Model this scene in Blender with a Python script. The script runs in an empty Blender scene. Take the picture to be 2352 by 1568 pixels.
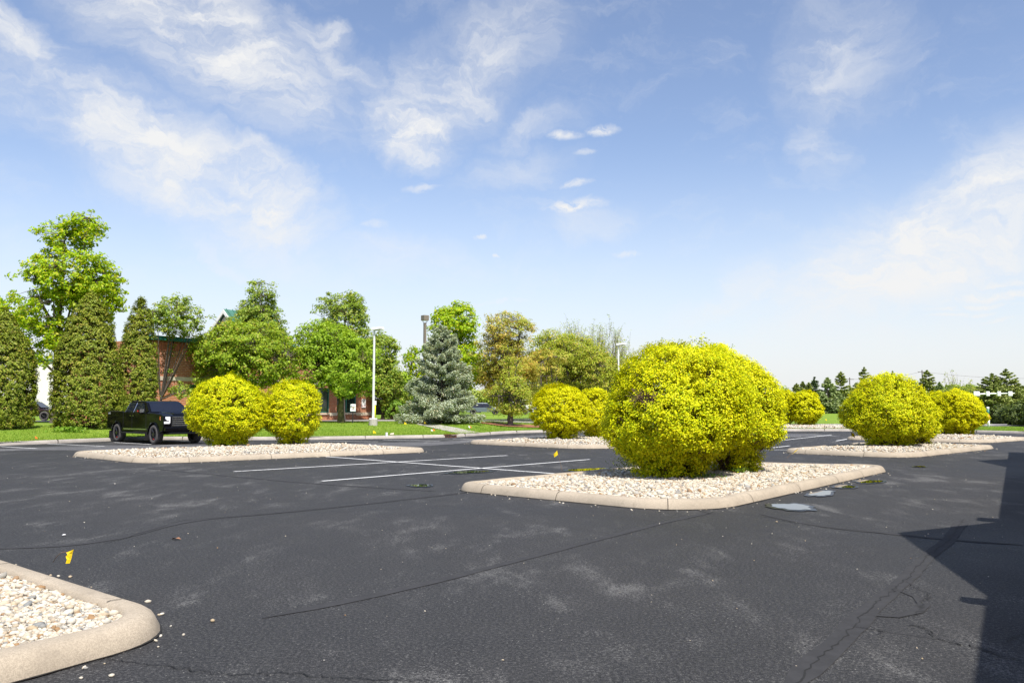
import bpy, bmesh, math, random
import numpy as np
from math import radians as R, pi, sin, cos, tan, atan2, sqrt

S = bpy.context.scene
COL = S.collection
random.seed(5)
rng = np.random.default_rng(11)

# ------------------------------------------------------------------ camera
CAM_H = 1.65
F = 1870.0                       # focal length in the measuring frame (2352 wide)
PITCH = math.atan((932 - 784) / F)
cam_d = bpy.data.cameras.new('camera'); cam = bpy.data.objects.new('camera', cam_d); COL.objects.link(cam)
cam.location = (0, 0, CAM_H); cam.rotation_euler = (pi / 2 + PITCH, 0, 0)
cam_d.sensor_width = 36; cam_d.lens = 36 * F / 2352
cam_d.clip_start = 0.1; cam_d.clip_end = 5000
S.camera = cam

S.view_settings.view_transform = 'Standard'
S.view_settings.look = 'None'
S.view_settings.exposure = 0.36
S.view_settings.gamma = 1.0
S.view_settings.use_curve_mapping = False
S.cycles.max_bounces = 6; S.cycles.diffuse_bounces = 3; S.cycles.transmission_bounces = 3
S.cycles.transparent_max_bounces = 6; S.cycles.glossy_bounces = 3
S.cycles.caustics_reflective = False; S.cycles.caustics_refractive = False

def ray(px, py):
    a = (px - 1176) / F; b = (784 - py) / F
    v = np.array([a, cos(PITCH) - b * sin(PITCH), sin(PITCH) + b * cos(PITCH)])
    return v
# ------------------------------------------------------------------ sun + sky
SUN_EL = R(55); SDIR = np.array([-0.37, 0.93]); SDIR /= np.linalg.norm(SDIR)   # shadows fall this way
sun_d = bpy.data.lights.new('sun', 'SUN'); sun = bpy.data.objects.new('sun', sun_d); COL.objects.link(sun)
sun_d.energy = 5.0; sun_d.angle = R(0.55); sun_d.color = (1.0, 0.955, 0.88)
from mathutils import Vector, Matrix
tr = Vector((SDIR[0] * cos(SUN_EL), SDIR[1] * cos(SUN_EL), -sin(SUN_EL)))
sun.rotation_euler = tr.to_track_quat('-Z', 'Y').to_euler()
sun.location = (10, -20, 40)

W = bpy.data.worlds.new('World'); S.world = W; W.use_nodes = True
wt = W.node_tree; wt.nodes.clear()
def wn(t, **k):
    n = wt.nodes.new(t)
    for a, b in k.items(): setattr(n, a, b)
    return n
def wl(a, b): wt.links.new(a, b)
def wmath(op, a, b=None, c=None, clamp=False):
    n = wn('ShaderNodeMath', operation=op, use_clamp=clamp)
    for i, v in enumerate((a, b, c)):
        if v is None: continue
        if isinstance(v, (int, float)): n.inputs[i].default_value = v
        else: wl(v, n.inputs[i])
    return n.outputs[0]
SKY_K = 0.125
sky = wn('ShaderNodeTexSky', sky_type='NISHITA'); sky.sun_disc = False
sky.sun_elevation = SUN_EL; sky.sun_rotation = atan2(-SDIR[0], -SDIR[1])
sky.air_density = 1.0; sky.dust_density = 1.0; sky.ozone_density = 3.0; sky.altitude = 200
tc = wn('ShaderNodeTexCoord'); sep = wn('ShaderNodeSeparateXYZ'); wl(tc.outputs['Generated'], sep.inputs[0])
X, Y, Z = sep.outputs
az = wmath('ARCTAN2', X, Y); el = wmath('ARCSINE', Z)
comb = wn('ShaderNodeCombineXYZ'); wl(az, comb.inputs[0]); wl(el, comb.inputs[1])
# domain warp
wz = wn('ShaderNodeTexNoise'); wz.inputs['Scale'].default_value = 4.5; wz.inputs['Detail'].default_value = 6; wz.inputs['Roughness'].default_value = .6
wl(comb.outputs[0], wz.inputs['Vector'])
vs = wn('ShaderNodeVectorMath', operation='SUBTRACT'); wl(wz.outputs['Color'], vs.inputs[0]); vs.inputs[1].default_value = (.5, .5, .5)
vm = wn('ShaderNodeVectorMath', operation='MULTIPLY'); wl(vs.outputs[0], vm.inputs[0]); vm.inputs[1].default_value = (.16, .12, 0)
va = wn('ShaderNodeVectorMath', operation='ADD'); wl(comb.outputs[0], va.inputs[0]); wl(vm.outputs[0], va.inputs[1])
wz2 = wn('ShaderNodeTexNoise'); wz2.inputs['Scale'].default_value = 17; wz2.inputs['Detail'].default_value = 8; wz2.inputs['Roughness'].default_value = .65
wl(va.outputs[0], wz2.inputs['Vector']); vs2 = wn('ShaderNodeVectorMath', operation='SUBTRACT'); wl(wz2.outputs['Color'], vs2.inputs[0]); vs2.inputs[1].default_value = (.5, .5, .5)
vm2 = wn('ShaderNodeVectorMath', operation='MULTIPLY'); wl(vs2.outputs[0], vm2.inputs[0]); vm2.inputs[1].default_value = (.075, .05, 0)
va2 = wn('ShaderNodeVectorMath', operation='ADD'); wl(va.outputs[0], va2.inputs[0]); wl(vm2.outputs[0], va2.inputs[1])
warped = va2.outputs[0]
def px_azel(px, py):
    v = ray(px, py); v = v / np.linalg.norm(v)
    return atan2(v[0], v[1]), math.asin(v[2])
def blob(px, py, lx, ly, ang, amp, soft=.85, src=None):
    """one cloud patch: centre, half length, half width (all as sky angles), tilt"""
    a, e = px_azel(px, py)
    s = wn('ShaderNodeVectorMath', operation='SUBTRACT'); wl(warped if src is None else src, s.inputs[0]); s.inputs[1].default_value = (a, e, 0)
    m = wn('ShaderNodeMapping', vector_type='TEXTURE'); wl(s.outputs[0], m.inputs['Vector'])
    m.inputs['Rotation'].default_value = (0, 0, R(ang)); m.inputs['Scale'].default_value = (lx / F, ly / F, 1)
    l = wn('ShaderNodeVectorMath', operation='LENGTH'); wl(m.outputs[0], l.inputs[0])
    mr = wn('ShaderNodeMapRange', interpolation_type='SMOOTHSTEP'); wl(l.outputs['Value'], mr.inputs[0])
    mr.inputs[1].default_value = 1.0; mr.inputs[2].default_value = 1 - soft; mr.inputs[3].default_value = 0; mr.inputs[4].default_value = amp
    return mr.outputs[0]
BL = [(470, 70, 520, 190, -28, .95), (60, 95, 190, 75, -10, .85), (400, 385, 520, 150, -28, .95), (600, 455, 260, 110, -32, 1.1), (720, 60, 120, 60, -20, .7), (780, 150, 150, 50, -30, .65),
      (110, 250, 330, 130, -25, .45), (930, 305, 190, 110, -8, 1.1), (960, 190, 120, 110, 20, .7), (1090, 170, 320, 150, 38, .7), (820, 170, 230, 70, -30, .4), (1200, 60, 150, 140, 60, .45),
      (1220, 300, 160, 60, 20, .5), (1180, 400, 220, 70, 15, .35),
      (1930, 130, 210, 190, 20, .55), (1880, 340, 100, 90, -50, .55), (2060, 590, 420, 160, 18, 1.2), (2240, 500, 300, 150, 35, 1.0),
      (1750, 660, 330, 45, 16, .5), (940, 600, 260, 70, -5, .38), (440, 530, 330, 26, -32, .4), (1350, 520, 150, 60, 0, .4), (1900, 790, 900, 90, 3, .35), (1500, 900, 1500, 60, 0, .3)]
acc = None
for b in BL:
    o = blob(*b)
    acc = o if acc is None else wmath('MAXIMUM', acc, o)
# fibrous detail
def fib(rot, sx, sy, scale, det, rough):
    m = wn('ShaderNodeMapping'); wl(warped, m.inputs['Vector']); m.inputs['Rotation'].default_value = (0, 0, R(rot)); m.inputs['Scale'].default_value = (sx, sy, 1)
    n = wn('ShaderNodeTexNoise'); wl(m.outputs[0], n.inputs['Vector']); n.inputs['Scale'].default_value = scale; n.inputs['Detail'].default_value = det; n.inputs['Roughness'].default_value = rough
    return n.outputs[0]
n1 = fib(28, 1.0, 2.8, 6, 12, .66); n2 = fib(-25, 1.0, 2.4, 12, 12, .68)
nn = wmath('ADD', wmath('MULTIPLY', n1, .6), wmath('MULTIPLY', n2, .4))
mr = wn('ShaderNodeMapRange', interpolation_type='SMOOTHSTEP'); wl(nn, mr.inputs[0]); mr.inputs[1].default_value = .38; mr.inputs[2].default_value = .62
wisps = wmath('MULTIPLY', acc, wmath('ADD', wmath('MULTIPLY', mr.outputs[0], .85), .28))
# faint veil everywhere
mr2 = wn('ShaderNodeMapRange', interpolation_type='SMOOTHSTEP'); wl(n1, mr2.inputs[0]); mr2.inputs[1].default_value = .48; mr2.inputs[2].default_value = .8; mr2.inputs[4].default_value = .28
wisps = wmath('MAXIMUM', wisps, mr2.outputs[0])
# small bright puffs
PF = [(1300, 312, 50, 15, 0, .9), (1382, 300, 55, 15, 5, .9), (1315, 472, 105, 22, 6, 1.0), (1322, 420, 55, 14, 5, .7), (1437, 585, 38, 13, 0, .8), (970, 432, 60, 12, 10, .55),
      (860, 515, 42, 14, 0, .45), (1103, 542, 18, 8, 0, .7), (1135, 583, 14, 6, 0, .7), (2290, 680, 170, 16, 2, 1.0), (2290, 655, 60, 8, 2, .9), (2130, 665, 50, 7, 2, .7), (2310, 735, 60, 8, 2, .8), (2230, 705, 130, 10, 0, .9), (2100, 684, 120, 9, 0, .8), (2300, 650, 90, 12, 0, .8), (2210, 722, 90, 7, 0, .8), (1985, 710, 30, 8, 0, .6), (1150, 694, 90, 9, 5, .45), (1340, 350, 36, 9, 10, .5), (2330, 625, 60, 10, 0, .8)]
pw_ = wn('ShaderNodeVectorMath', operation='MULTIPLY'); wl(vs2.outputs[0], pw_.inputs[0]); pw_.inputs[1].default_value = (.055, .022, 0)
pv = wn('ShaderNodeVectorMath', operation='ADD'); wl(comb.outputs[0], pv.inputs[0]); wl(pw_.outputs[0], pv.inputs[1])
pacc = None
for b in PF:
    o = blob(*b, .9, pv.outputs[0]); pacc = o if pacc is None else wmath('MAXIMUM', pacc, o)
n3 = fib(0, 1.0, 2.0, 34, 8, .6)
mr3 = wn('ShaderNodeMapRange', interpolation_type='SMOOTHSTEP'); wl(n3, mr3.inputs[0]); mr3.inputs[1].default_value = .30; mr3.inputs[2].default_value = .60
puffs = wmath('MULTIPLY', pacc, mr3.outputs[0])
# horizon whitening (thin high haze)
mrh = wn('ShaderNodeMapRange', interpolation_type='SMOOTHSTEP'); wl(el, mrh.inputs[0]); mrh.inputs[1].default_value = R(19); mrh.inputs[2].default_value = R(-3); mrh.inputs[4].default_value = .88
cl = wmath('MAXIMUM', wisps, puffs, clamp=True)
north = wn('ShaderNodeMapRange', interpolation_type='SMOOTHSTEP'); wl(Y, north.inputs[0]); north.inputs[1].default_value = -.5; north.inputs[2].default_value = .6; north.inputs[3].default_value = .25
inv = wmath('MULTIPLY', wmath('SUBTRACT', 1.0, cl), wmath('SUBTRACT', 1.0, wmath('MULTIPLY', mrh.outputs[0], north.outputs[0])))
fac = wmath('SUBTRACT', 1.0, inv, clamp=True)
tint = wn('ShaderNodeMix', data_type='RGBA', blend_type='MULTIPLY'); tint.inputs[0].default_value = 1
wl(sky.outputs[0], tint.inputs[6]); tint.inputs[7].default_value = (1.37, 1.21, 1.16, 1)
cw = .68 / SKY_K
hz = wn('ShaderNodeMix', data_type='RGBA'); wl(wmath('MULTIPLY', mrh.outputs[0], north.outputs[0]), hz.inputs[0]); wl(tint.outputs[2], hz.inputs[6]); hz.inputs[7].default_value = (cw * .93, cw * .97, cw * 1.02, 1)
mix = wn('ShaderNodeMix', data_type='RGBA'); wl(cl, mix.inputs[0]); wl(hz.outputs[2], mix.inputs[6])
mix.inputs[7].default_value = (cw * 1.03, cw * 1.035, cw * 1.04, 1)
bg = wn('ShaderNodeBackground'); wl(mix.outputs[2], bg.inputs[0]); bg.inputs[1].default_value = SKY_K
wo = wn('ShaderNodeOutputWorld'); wl(bg.outputs[0], wo.inputs[0])

# ------------------------------------------------------------------ helpers
def tag(o, label=None, cat=None, group=None, kind=None):
    if label: o['label'] = label
    if cat: o['category'] = cat
    if group: o['group'] = group
    if kind: o['kind'] = kind
    return o
def empty(name, loc, rz=0, label=None, cat=None, group=None):
    o = bpy.data.objects.new(name, None); COL.objects.link(o); o.location = loc; o.rotation_euler = (0, 0, rz)
    o.empty_display_size = .2
    return tag(o, label, cat, group)
def link(name, me, mat=None, parent=None, smooth=False):
    o = bpy.data.objects.new(name, me); COL.objects.link(o)
    if mat is not None and len(me.materials) == 0: me.materials.append(mat)
    if parent is not None: o.parent = parent
    if smooth: me.polygons.foreach_set('use_smooth', [True] * len(me.polygons))
    return o
def np_mesh(name, V, Fq, smooth=False):
    """V (n,3) ; Fq (m,k) array"""
    V = np.asarray(V, dtype=np.float32); Fq = np.asarray(Fq, dtype=np.int32)
    me = bpy.data.meshes.new(name); k = Fq.shape[1]; m = Fq.shape[0]
    me.vertices.add(len(V)); me.vertices.foreach_set('co', V.ravel())
    me.loops.add(m * k); me.loops.foreach_set('vertex_index', Fq.ravel())
    me.polygons.add(m); me.polygons.foreach_set('loop_start', np.arange(0, m * k, k, dtype=np.int32))
    if smooth: me.polygons.foreach_set('use_smooth', np.ones(m, dtype=bool))
    me.update(calc_edges=True)
    return me
class MB:
    def __init__(s): s.v = []; s.f = []
    def add(s, V, Fs):
        b = len(s.v); s.v += [tuple(p) for p in V]; s.f += [tuple(i + b for i in f) for f in Fs]; return s
    def box(s, c, d, rz=0, taper=1.0):
        x, y, z = c; a, b, h = d[0] / 2, d[1] / 2, d[2] / 2
        V = []
        for zz, t in ((-h, 1), (h, taper)):
            for sx, sy in ((-1, -1), (1, -1), (1, 1), (-1, 1)):
                px, py = sx * a * t, sy * b * t
                V.append((x + px * cos(rz) - py * sin(rz), y + px * sin(rz) + py * cos(rz), z + zz))
        return s.add(V, [(3, 2, 1, 0), (4, 5, 6, 7), (0, 1, 5, 4), (1, 2, 6, 5), (2, 3, 7, 6), (3, 0, 4, 7)])
    def tube(s, P, rad, n=8, cap=True):
        P = [Vector(p) for p in P]
        if not hasattr(rad, '__len__'): rad = [rad] * len(P)
        V = []; Fs = []
        for i, p in enumerate(P):
            t = (P[min(i + 1, len(P) - 1)] - P[max(i - 1, 0)]).normalized()
            u = t.cross(Vector((0, 0, 1)) if abs(t.z) < .95 else Vector((0, 1, 0))).normalized(); w = t.cross(u)
            for k in range(n):
                a = 2 * pi * k / n; V.append(p + (u * cos(a) + w * sin(a)) * rad[i])
        for i in range(len(P) - 1):
            for k in range(n): Fs.append((i * n + k, i * n + (k + 1) % n, (i + 1) * n + (k + 1) % n, (i + 1) * n + k))
        if cap: Fs += [tuple(range(n - 1, -1, -1)), tuple((len(P) - 1) * n + k for k in range(n))]
        return s.add(V, Fs)
    def prism(s, poly, y0, y1):          # poly in x,z extruded along y
        n = len(poly)
        V = [(x, y0, z) for x, z in poly] + [(x, y1, z) for x, z in poly]
        return s.add(V, [tuple(range(n)), tuple(range(2 * n - 1, n - 1, -1))] + [(i, i + n, (i + 1) % n + n, (i + 1) % n) for i in range(n)])
    def disc_y(s, c, r, y, n=24):
        return s.add([(c[0] + r * cos(2 * pi * k / n), y, c[1] + r * sin(2 * pi * k / n)) for k in range(n)], [tuple(range(n))])
    def build(s, name, mat, parent=None, bevel=0, smooth=False, seg=2):
        me = bpy.data.meshes.new(name); me.from_pydata([tuple(p) for p in s.v], [], s.f)
        if True:
            bm = bmesh.new(); bm.from_mesh(me)
            if bevel:
                bmesh.ops.recalc_face_normals(bm, faces=bm.faces)
                ed = [e for e in bm.edges if len(e.link_faces) == 2 and e.calc_face_angle(0) > .35]
                bmesh.ops.bevel(bm, geom=ed, offset=bevel, segments=seg, affect='EDGES', clamp_overlap=True, profile=.6)
            bmesh.ops.recalc_face_normals(bm, faces=bm.faces)
            bm.to_mesh(me); bm.free()
        return link(name, me, mat, parent, smooth)

# ------------------------------------------------------------------ materials
def mat_new(name):
    m = bpy.data.materials.new(name); m.use_nodes = True; t = m.node_tree; t.nodes.clear()
    return m, t
class NT:
    def __init__(s, t): s.t = t
    def n(s, ty, **k):
        n = s.t.nodes.new(ty)
        for a, b in k.items(): setattr(n, a, b)
        return n
    def l(s, a, b): s.t.links.new(a, b)
    def noise(s, scale, det=4, rough=.55, vec=None, dist=0):
        n = s.n('ShaderNodeTexNoise'); n.inputs['Scale'].default_value = scale; n.inputs['Detail'].default_value = det; n.inputs['Roughness'].default_value = rough; n.inputs['Distortion'].default_value = dist
        if vec: s.l(vec, n.inputs['Vector'])
        return n.outputs[0]
    def ramp(s, f, stops):
        n = s.n('ShaderNodeValToRGB'); e = n.color_ramp.elements
        while len(e) > 1: e.remove(e[-1])
        e[0].position = stops[0][0]; e[0].color = (*stops[0][1], 1)
        for p, c in stops[1:]:
            q = e.new(p); q.color = (*c, 1)
        s.l(f, n.inputs[0]); return n.outputs[0]
    def mr(s, v, a, b, c=0, d=1, sm=True):
        n = s.n('ShaderNodeMapRange'); n.interpolation_type = 'SMOOTHSTEP' if sm else 'LINEAR'
        s.l(v, n.inputs[0]); n.inputs[1].default_value = a; n.inputs[2].default_value = b; n.inputs[3].default_value = c; n.inputs[4].default_value = d
        return n.outputs[0]
    def mix(s, f, a, b, bt='MIX'):
        n = s.n('ShaderNodeMix', data_type='RGBA', blend_type=bt)
        for i, v in ((0, f), (6, a), (7, b)):
            if isinstance(v, (int, float)): n.inputs[i].default_value = v
            elif isinstance(v, tuple): n.inputs[i].default_value = (*v, 1)
            else: s.l(v, n.inputs[i])
        return n.outputs[2]
    def math(s, op, a, b=0.0, clamp=False):
        n = s.n('ShaderNodeMath', operation=op, use_clamp=clamp)
        for i, v in enumerate((a, b)):
            if isinstance(v, (int, float)): n.inputs[i].default_value = v
            else: s.l(v, n.inputs[i])
        return n.outputs[0]
    def pos(s): return s.n('ShaderNodeNewGeometry').outputs['Position']
    def out(s, col, rough=.6, spec=.5, bump=None, bstr=.3, bdist=.01, metal=0, **kw):
        p = s.n('ShaderNodeBsdfPrincipled')
        if isinstance(col, tuple): p.inputs['Base Color'].default_value = (*col, 1)
        else: s.l(col, p.inputs['Base Color'])
        if isinstance(rough, (int, float)): p.inputs['Roughness'].default_value = rough
        else: s.l(rough, p.inputs['Roughness'])
        p.inputs['Specular IOR Level'].default_value = spec; p.inputs['Metallic'].default_value = metal
        for k, v in kw.items(): p.inputs[k.replace('_', ' ')].default_value = v
        if bump is not None:
            b = s.n('ShaderNodeBump'); b.inputs['Strength'].default_value = bstr; b.inputs['Distance'].default_value = bdist
            s.l(bump, b.inputs['Height']); s.l(b.outputs[0], p.inputs['Normal'])
        o = s.n('ShaderNodeOutputMaterial'); s.l(p.outputs[0], o.inputs[0]); return p, o
def plain(name, col, rough=.5, var=.12, scale=8, spec=.5, metal=0, bstr=.0, **kw):
    m, t = mat_new(name); N = NT(t); P = N.pos()
    f = N.noise(scale, 5, .6, P)
    c = N.mix(N.mr(f, .3, .7), tuple(x * (1 - var) for x in col), tuple(min(1, x * (1 + var)) for x in col))
    N.out(c, rough, spec, bump=f if bstr else None, bstr=bstr, metal=metal, **kw); return m
def leafmat(name, stops, trans=.3, rough=.5, spec=.3, nscale=.6, tint=(1, 1, 1), tintf=.35):
    m, t = mat_new(name); N = NT(t)
    g = N.n('ShaderNodeNewGeometry')
    c = N.ramp(g.outputs['Random Per Island'], stops)
    big = N.noise(nscale, 3, .5, g.outputs['Position'])
    c = N.mix(N.mr(big, .38, .66, 0, tintf), c, N.mix(1.0, c, tint, 'MULTIPLY'))
    p = N.n('ShaderNodeBsdfPrincipled'); N.l(c, p.inputs['Base Color']); p.inputs['Roughness'].default_value = rough; p.inputs['Specular IOR Level'].default_value = spec
    tl = N.n('ShaderNodeBsdfTranslucent'); N.l(N.mix(1.0, c, (1.1, 1.05, .55), 'MULTIPLY'), tl.inputs[0])
    mx = N.n('ShaderNodeMixShader'); mx.inputs[0].default_value = trans; N.l(p.outputs[0], mx.inputs[1]); N.l(tl.outputs[0], mx.inputs[2])
    o = N.n('ShaderNodeOutputMaterial'); N.l(mx.outputs[0], o.inputs[0]); return m

def m_asphalt(name, base=.048, worn=.5, amt=1.0):
    m, t = mat_new(name); N = NT(t); P = N.pos()
    mp = N.n('ShaderNodeMapping'); N.l(P, mp.inputs['Vector']); mp.inputs['Rotation'].default_value = (0, 0, R(-40)); mp.inputs['Scale'].default_value = (1.5, .6, 1)
    st = N.noise(1.15, 9, .68, mp.outputs[0], .35)
    big = N.noise(.17, 5, .62, P, .2); med = N.noise(3.2, 6, .7, P)
    g1 = N.noise(38, 4, .8, P); g2 = N.noise(110, 3, .8, P)
    area = N.mr(N.math('ADD', N.math('MULTIPLY', st, .65), N.math('MULTIPLY', big, .35)), .45, .65)
    thr = N.math('SUBTRACT', N.math('ADD', N.math('MULTIPLY', g1, .55), N.math('MULTIPLY', g2, .45)), N.math('SUBTRACT', .575, N.math('MULTIPLY', area, .13)))
    grit = N.mr(thr, 0.0, .07)
    b = (base * 1.0, base * .99, base * 1.02)
    c0 = N.mix(N.mr(big, .3, .7), tuple(x * .86 for x in b), tuple(x * 1.16 for x in b))
    c0 = N.mix(N.mr(med, .3, .72, 0, .55), c0, N.mix(1.0, c0, (.70, .70, .71), 'MULTIPLY'))
    c0 = N.mix(N.math('MULTIPLY', area, .06 * amt), c0, (.17, .165, .155)); fv = N.math('ADD', N.math('MULTIPLY', g1, .5), N.math('MULTIPLY', g2, .5)); c0 = N.mix(N.mr(fv, .40, .53, 1, 0), c0, N.mix(1.0, c0, (.45, .45, .46), 'MULTIPLY')); c0 = N.mix(N.mr(fv, .50, .60, 0, .75), c0, (.115, .113, .108))
    c1 = N.mix(N.math('MULTIPLY', grit, N.math('ADD', N.math('MULTIPLY', area, .62 * amt), .12)), c0, (.26 * worn + .12, .25 * worn + .12, .225 * worn + .12))
    v = N.n('ShaderNodeTexVoronoi'); v.inputs['Scale'].default_value = 19; N.l(P, v.inputs['Vector'])
    sp = N.math('MULTIPLY', N.mr(v.outputs['Distance'], .13, .07), N.mr(N.noise(1.3, 3, .6, P), .46, .62))
    c2 = N.mix(N.math('MULTIPLY', sp, .7), c1, (.36, .35, .32))
    N.out(c2, N.mr(big, .3, .7, .66, .85), .3, bump=N.math('ADD', g1, N.math('MULTIPLY', g2, .6)), bstr=.45, bdist=.007)
    return m
M = {}
M['asphalt'] = m_asphalt('sealed_asphalt', .0335, .42, .58)
M['old_asphalt'] = m_asphalt('worn_asphalt', .125, .9)
M['crack'] = plain('crack_filler', (.012, .012, .012), .9, .2, 30)
M['seal'] = plain('crack_sealant', (.043, .043, .045), .85, .12, 6, spec=.2)
def m_concrete(name, col, dark=.75, sc=1.0):
    m, t = mat_new(name); N = NT(t); P = N.pos()
    a = N.noise(1.1 * sc, 6, .65, P); b = N.noise(170, 3, .75, P); c_ = N.noise(7, 5, .7, P)
    c = N.mix(N.mr(a, .3, .7), tuple(x * dark for x in col), tuple(x * 1.08 for x in col))
    c = N.mix(N.mr(N.math('ADD', N.math('MULTIPLY', b, .5), N.math('MULTIPLY', N.noise(70, 4, .8, P), .5)), .42, .58, 0, .7), c, tuple(x * .55 for x in col)); c = N.mix(N.mr(c_, .52, .70, 0, .55), c, tuple(x * .55 for x in col))
    N.out(c, .9, .2, bump=b, bstr=.5, bdist=.006); return m
M['kerb'] = m_concrete('kerb_concrete', (.50, .425, .325), .8)
M['kerb_far'] = m_concrete('lot_kerb_concrete', (.50, .455, .40), .72)
M['walk'] = m_concrete('walk_concrete', (.52, .48, .43), .9)
M['drive'] = m_concrete('drive_concrete', (.40, .375, .36), .85)
M['joint'] = plain('joint', (.03, .026, .02), .95)
def m_pebble(name, flat=False):
    m, t = mat_new(name); N = NT(t); g = N.n('ShaderNodeNewGeometry')
    stops = [(0, (.66, .60, .50)), (.17, (.80, .76, .68)), (.3, (.56, .45, .31)), (.4, (.72, .70, .66)), (.52, (.84, .80, .72)), (.62, (.62, .51, .37)), (.68, (.30, .32, .34)), (.76, (.70, .62, .48)), (.84, (.86, .83, .77)), (.90, (.40, .41, .42)), (.955, (.42, .27, .15))]
    if flat:
        v = N.n('ShaderNodeTexVoronoi'); v.inputs['Scale'].default_value = 22; N.l(g.outputs['Position'], v.inputs['Vector'])
        sp = N.n('ShaderNodeSeparateColor'); N.l(v.outputs['Color'], sp.inputs[0])
        c = N.ramp(sp.outputs[0], stops); c = N.mix(1.0, c, (.62, .6, .56), 'MULTIPLY'); N.t.nodes
        N.out(c, .85, .2, bump=v.outputs['Distance'], bstr=1, bdist=-.03)
    else:
        c = N.ramp(g.outputs['Random Per Island'], stops); n = N.noise(40, 3, .6, g.outputs['Position'])
        c = N.mix(N.mr(n, .35, .75, 0, .35), c, N.mix(1.0, c, (.7, .66, .6), 'MULTIPLY'))
        c = N.mix(1.0, c, (.76, .74, .69), 'MULTIPLY'); N.out(c, .8, .2)
    return m
M['pebble'] = m_pebble('pebble'); M['bed'] = m_pebble('pebble_bed', True)
def m_grass(name):
    m, t = mat_new(name); N = NT(t); P = N.pos()
    a = N.noise(.35, 5, .6, P); b = N.noise(30, 4, .7, P); c_ = N.noise(2.4, 5, .65, P)
    c = N.mix(N.mr(a, .3, .7), (.15, .26, .02), (.24, .33, .035)); c = N.mix(N.mr(c_, .45, .7, 0, .6), c, (.09, .19, .015))
    c = N.mix(N.mr(b, .35, .7, 0, .5), c, (.22, .31, .06))
    N.out(c, .9, .1, bump=b, bstr=.8, bdist=.04); return m
M['grass'] = m_grass('lawn_grass')
M['blade'] = leafmat('grass_blade', [(0, (.15, .27, .02)), (.5, (.24, .36, .035)), (1, (.34, .42, .07))], .3, nscale=.5, tint=(.7, .85, .7))
M['mulch'] = plain('mulch', (.30, .125, .06), .95, .5, 14)
M['yellow_leaf'] = leafmat('golden_leaf', [(0, (.16, .28, .006)), (.16, (.50, .58, .006)), (.42, (.70, .69, .006)), (.72, (.79, .74, .008)), (.94, (.88, .83, .03)), (1, (.24, .40, .01))], .28, rough=.5, spec=.12, nscale=1.1, tint=(.86, .96, .9), tintf=.5)
M['yellow_far'] = leafmat('golden_leaf_far', [(0, (.34, .42, .006)), (.25, (.74, .71, .006)), (.8, (.83, .77, .008)), (1, (.40, .50, .01))], .34, spec=.12, nscale=.9, tint=(.85, .93, .9))
M['twig'] = plain('twig', (.13, .085, .045), .9, .4, 20)
M['bark'] = plain('bark', (.105, .085, .07), .95, .45, 9, bstr=.6)
M['bark_moss'] = plain('mossy_bark', (.14, .125, .045), .95, .6, 5, bstr=.6)
M['maple'] = leafmat('maple_leaf', [(0, (.22, .38, .010)), (.5, (.42, .60, .012)), (.8, (.60, .70, .02)), (1, (.60, .52, .04))], .45, nscale=.5, tint=(.7, .85, .7))
M['pear'] = leafmat('pear_leaf', [(0, (.17, .28, .018)), (.5, (.34, .48, .028)), (.85, (.46, .56, .045)), (1, (.42, .32, .06))], .4, nscale=.5, tint=(.85, .85, .8))
M['pear_olive'] = leafmat('olive_leaf', [(0, (.15, .26, .03)), (.5, (.32, .45, .05)), (.8, (.45, .56, .08)), (1, (.44, .40, .08))], .4, nscale=.6, tint=(.8, .8, .8))
M['broad'] = leafmat('broad_leaf', [(0, (.18, .32, .02)), (.5, (.36, .52, .03)), (1, (.48, .62, .06))], .42, nscale=.5, tint=(.75, .85, .8))
M['arbor'] = leafmat('arborvitae_spray', [(0, (.10, .15, .012)), (.5, (.24, .31, .026)), (.8, (.35, .42, .045)), (1, (.38, .30, .07))], .25, nscale=.9, tint=(1.3, 1.05, .8))
M['spruce'] = leafmat('blue_spruce_needle', [(0, (.26, .32, .23)), (.5, (.52, .59, .44)), (.9, (.68, .74, .56)), (1, (.52, .40, .24))], .25, nscale=.8, tint=(.85, .9, .8))
M['pine'] = leafmat('pine_needle', [(0, (.22, .30, .03)), (.45, (.44, .48, .06)), (.75, (.56, .54, .10)), (1, (.58, .40, .10))], .35, nscale=.45, tint=(1.25, .88, .75), tintf=.6)
M['willow'] = leafmat('fine_leaf', [(0, (.26, .36, .03)), (.5, (.48, .56, .05)), (.8, (.62, .62, .09)), (1, (.60, .44, .12))], .45, nscale=.4, tint=(.85, .9, .8))
M['dark_conifer'] = leafmat('dark_conifer_needle', [(0, (.12, .16, .035)), (.5, (.28, .33, .08)), (1, (.42, .45, .13))], .05, nscale=.2, tint=(.85, .95, .9))
M['mid_conifer'] = leafmat('mid_conifer_needle', [(0, (.07, .11, .04)), (.5, (.14, .20, .075)), (1, (.22, .28, .11))], .05, nscale=.2, tint=(.85, .95, 1.0))
M['blue_conifer'] = leafmat('bluish_conifer_needle', [(0, (.16, .22, .08)), (.5, (.33, .40, .16)), (1, (.46, .52, .22))], .05, nscale=.2, tint=(.85, .95, .9))
M['far_broad'] = leafmat('far_leaf', [(0, (.17, .24, .03)), (.5, (.35, .43, .06)), (1, (.48, .54, .09))], .25, nscale=.2, tint=(.9, 1.0, .8))
M['juniper'] = leafmat('juniper_spray', [(0, (.03, .055, .01)), (.5, (.08, .12, .018)), (1, (.16, .20, .035))], .1, nscale=.9, tint=(.8, .8, .8))
M['shrub'] = leafmat('shrub_leaf', [(0, (.12, .25, .02)), (.5, (.20, .37, .03)), (1, (.30, .44, .05))], .35, nscale=.7)
M['weed'] = leafmat('weed_leaf', [(0, (.12, .25, .03)), (1, (.28, .42, .07))], .3)
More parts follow.
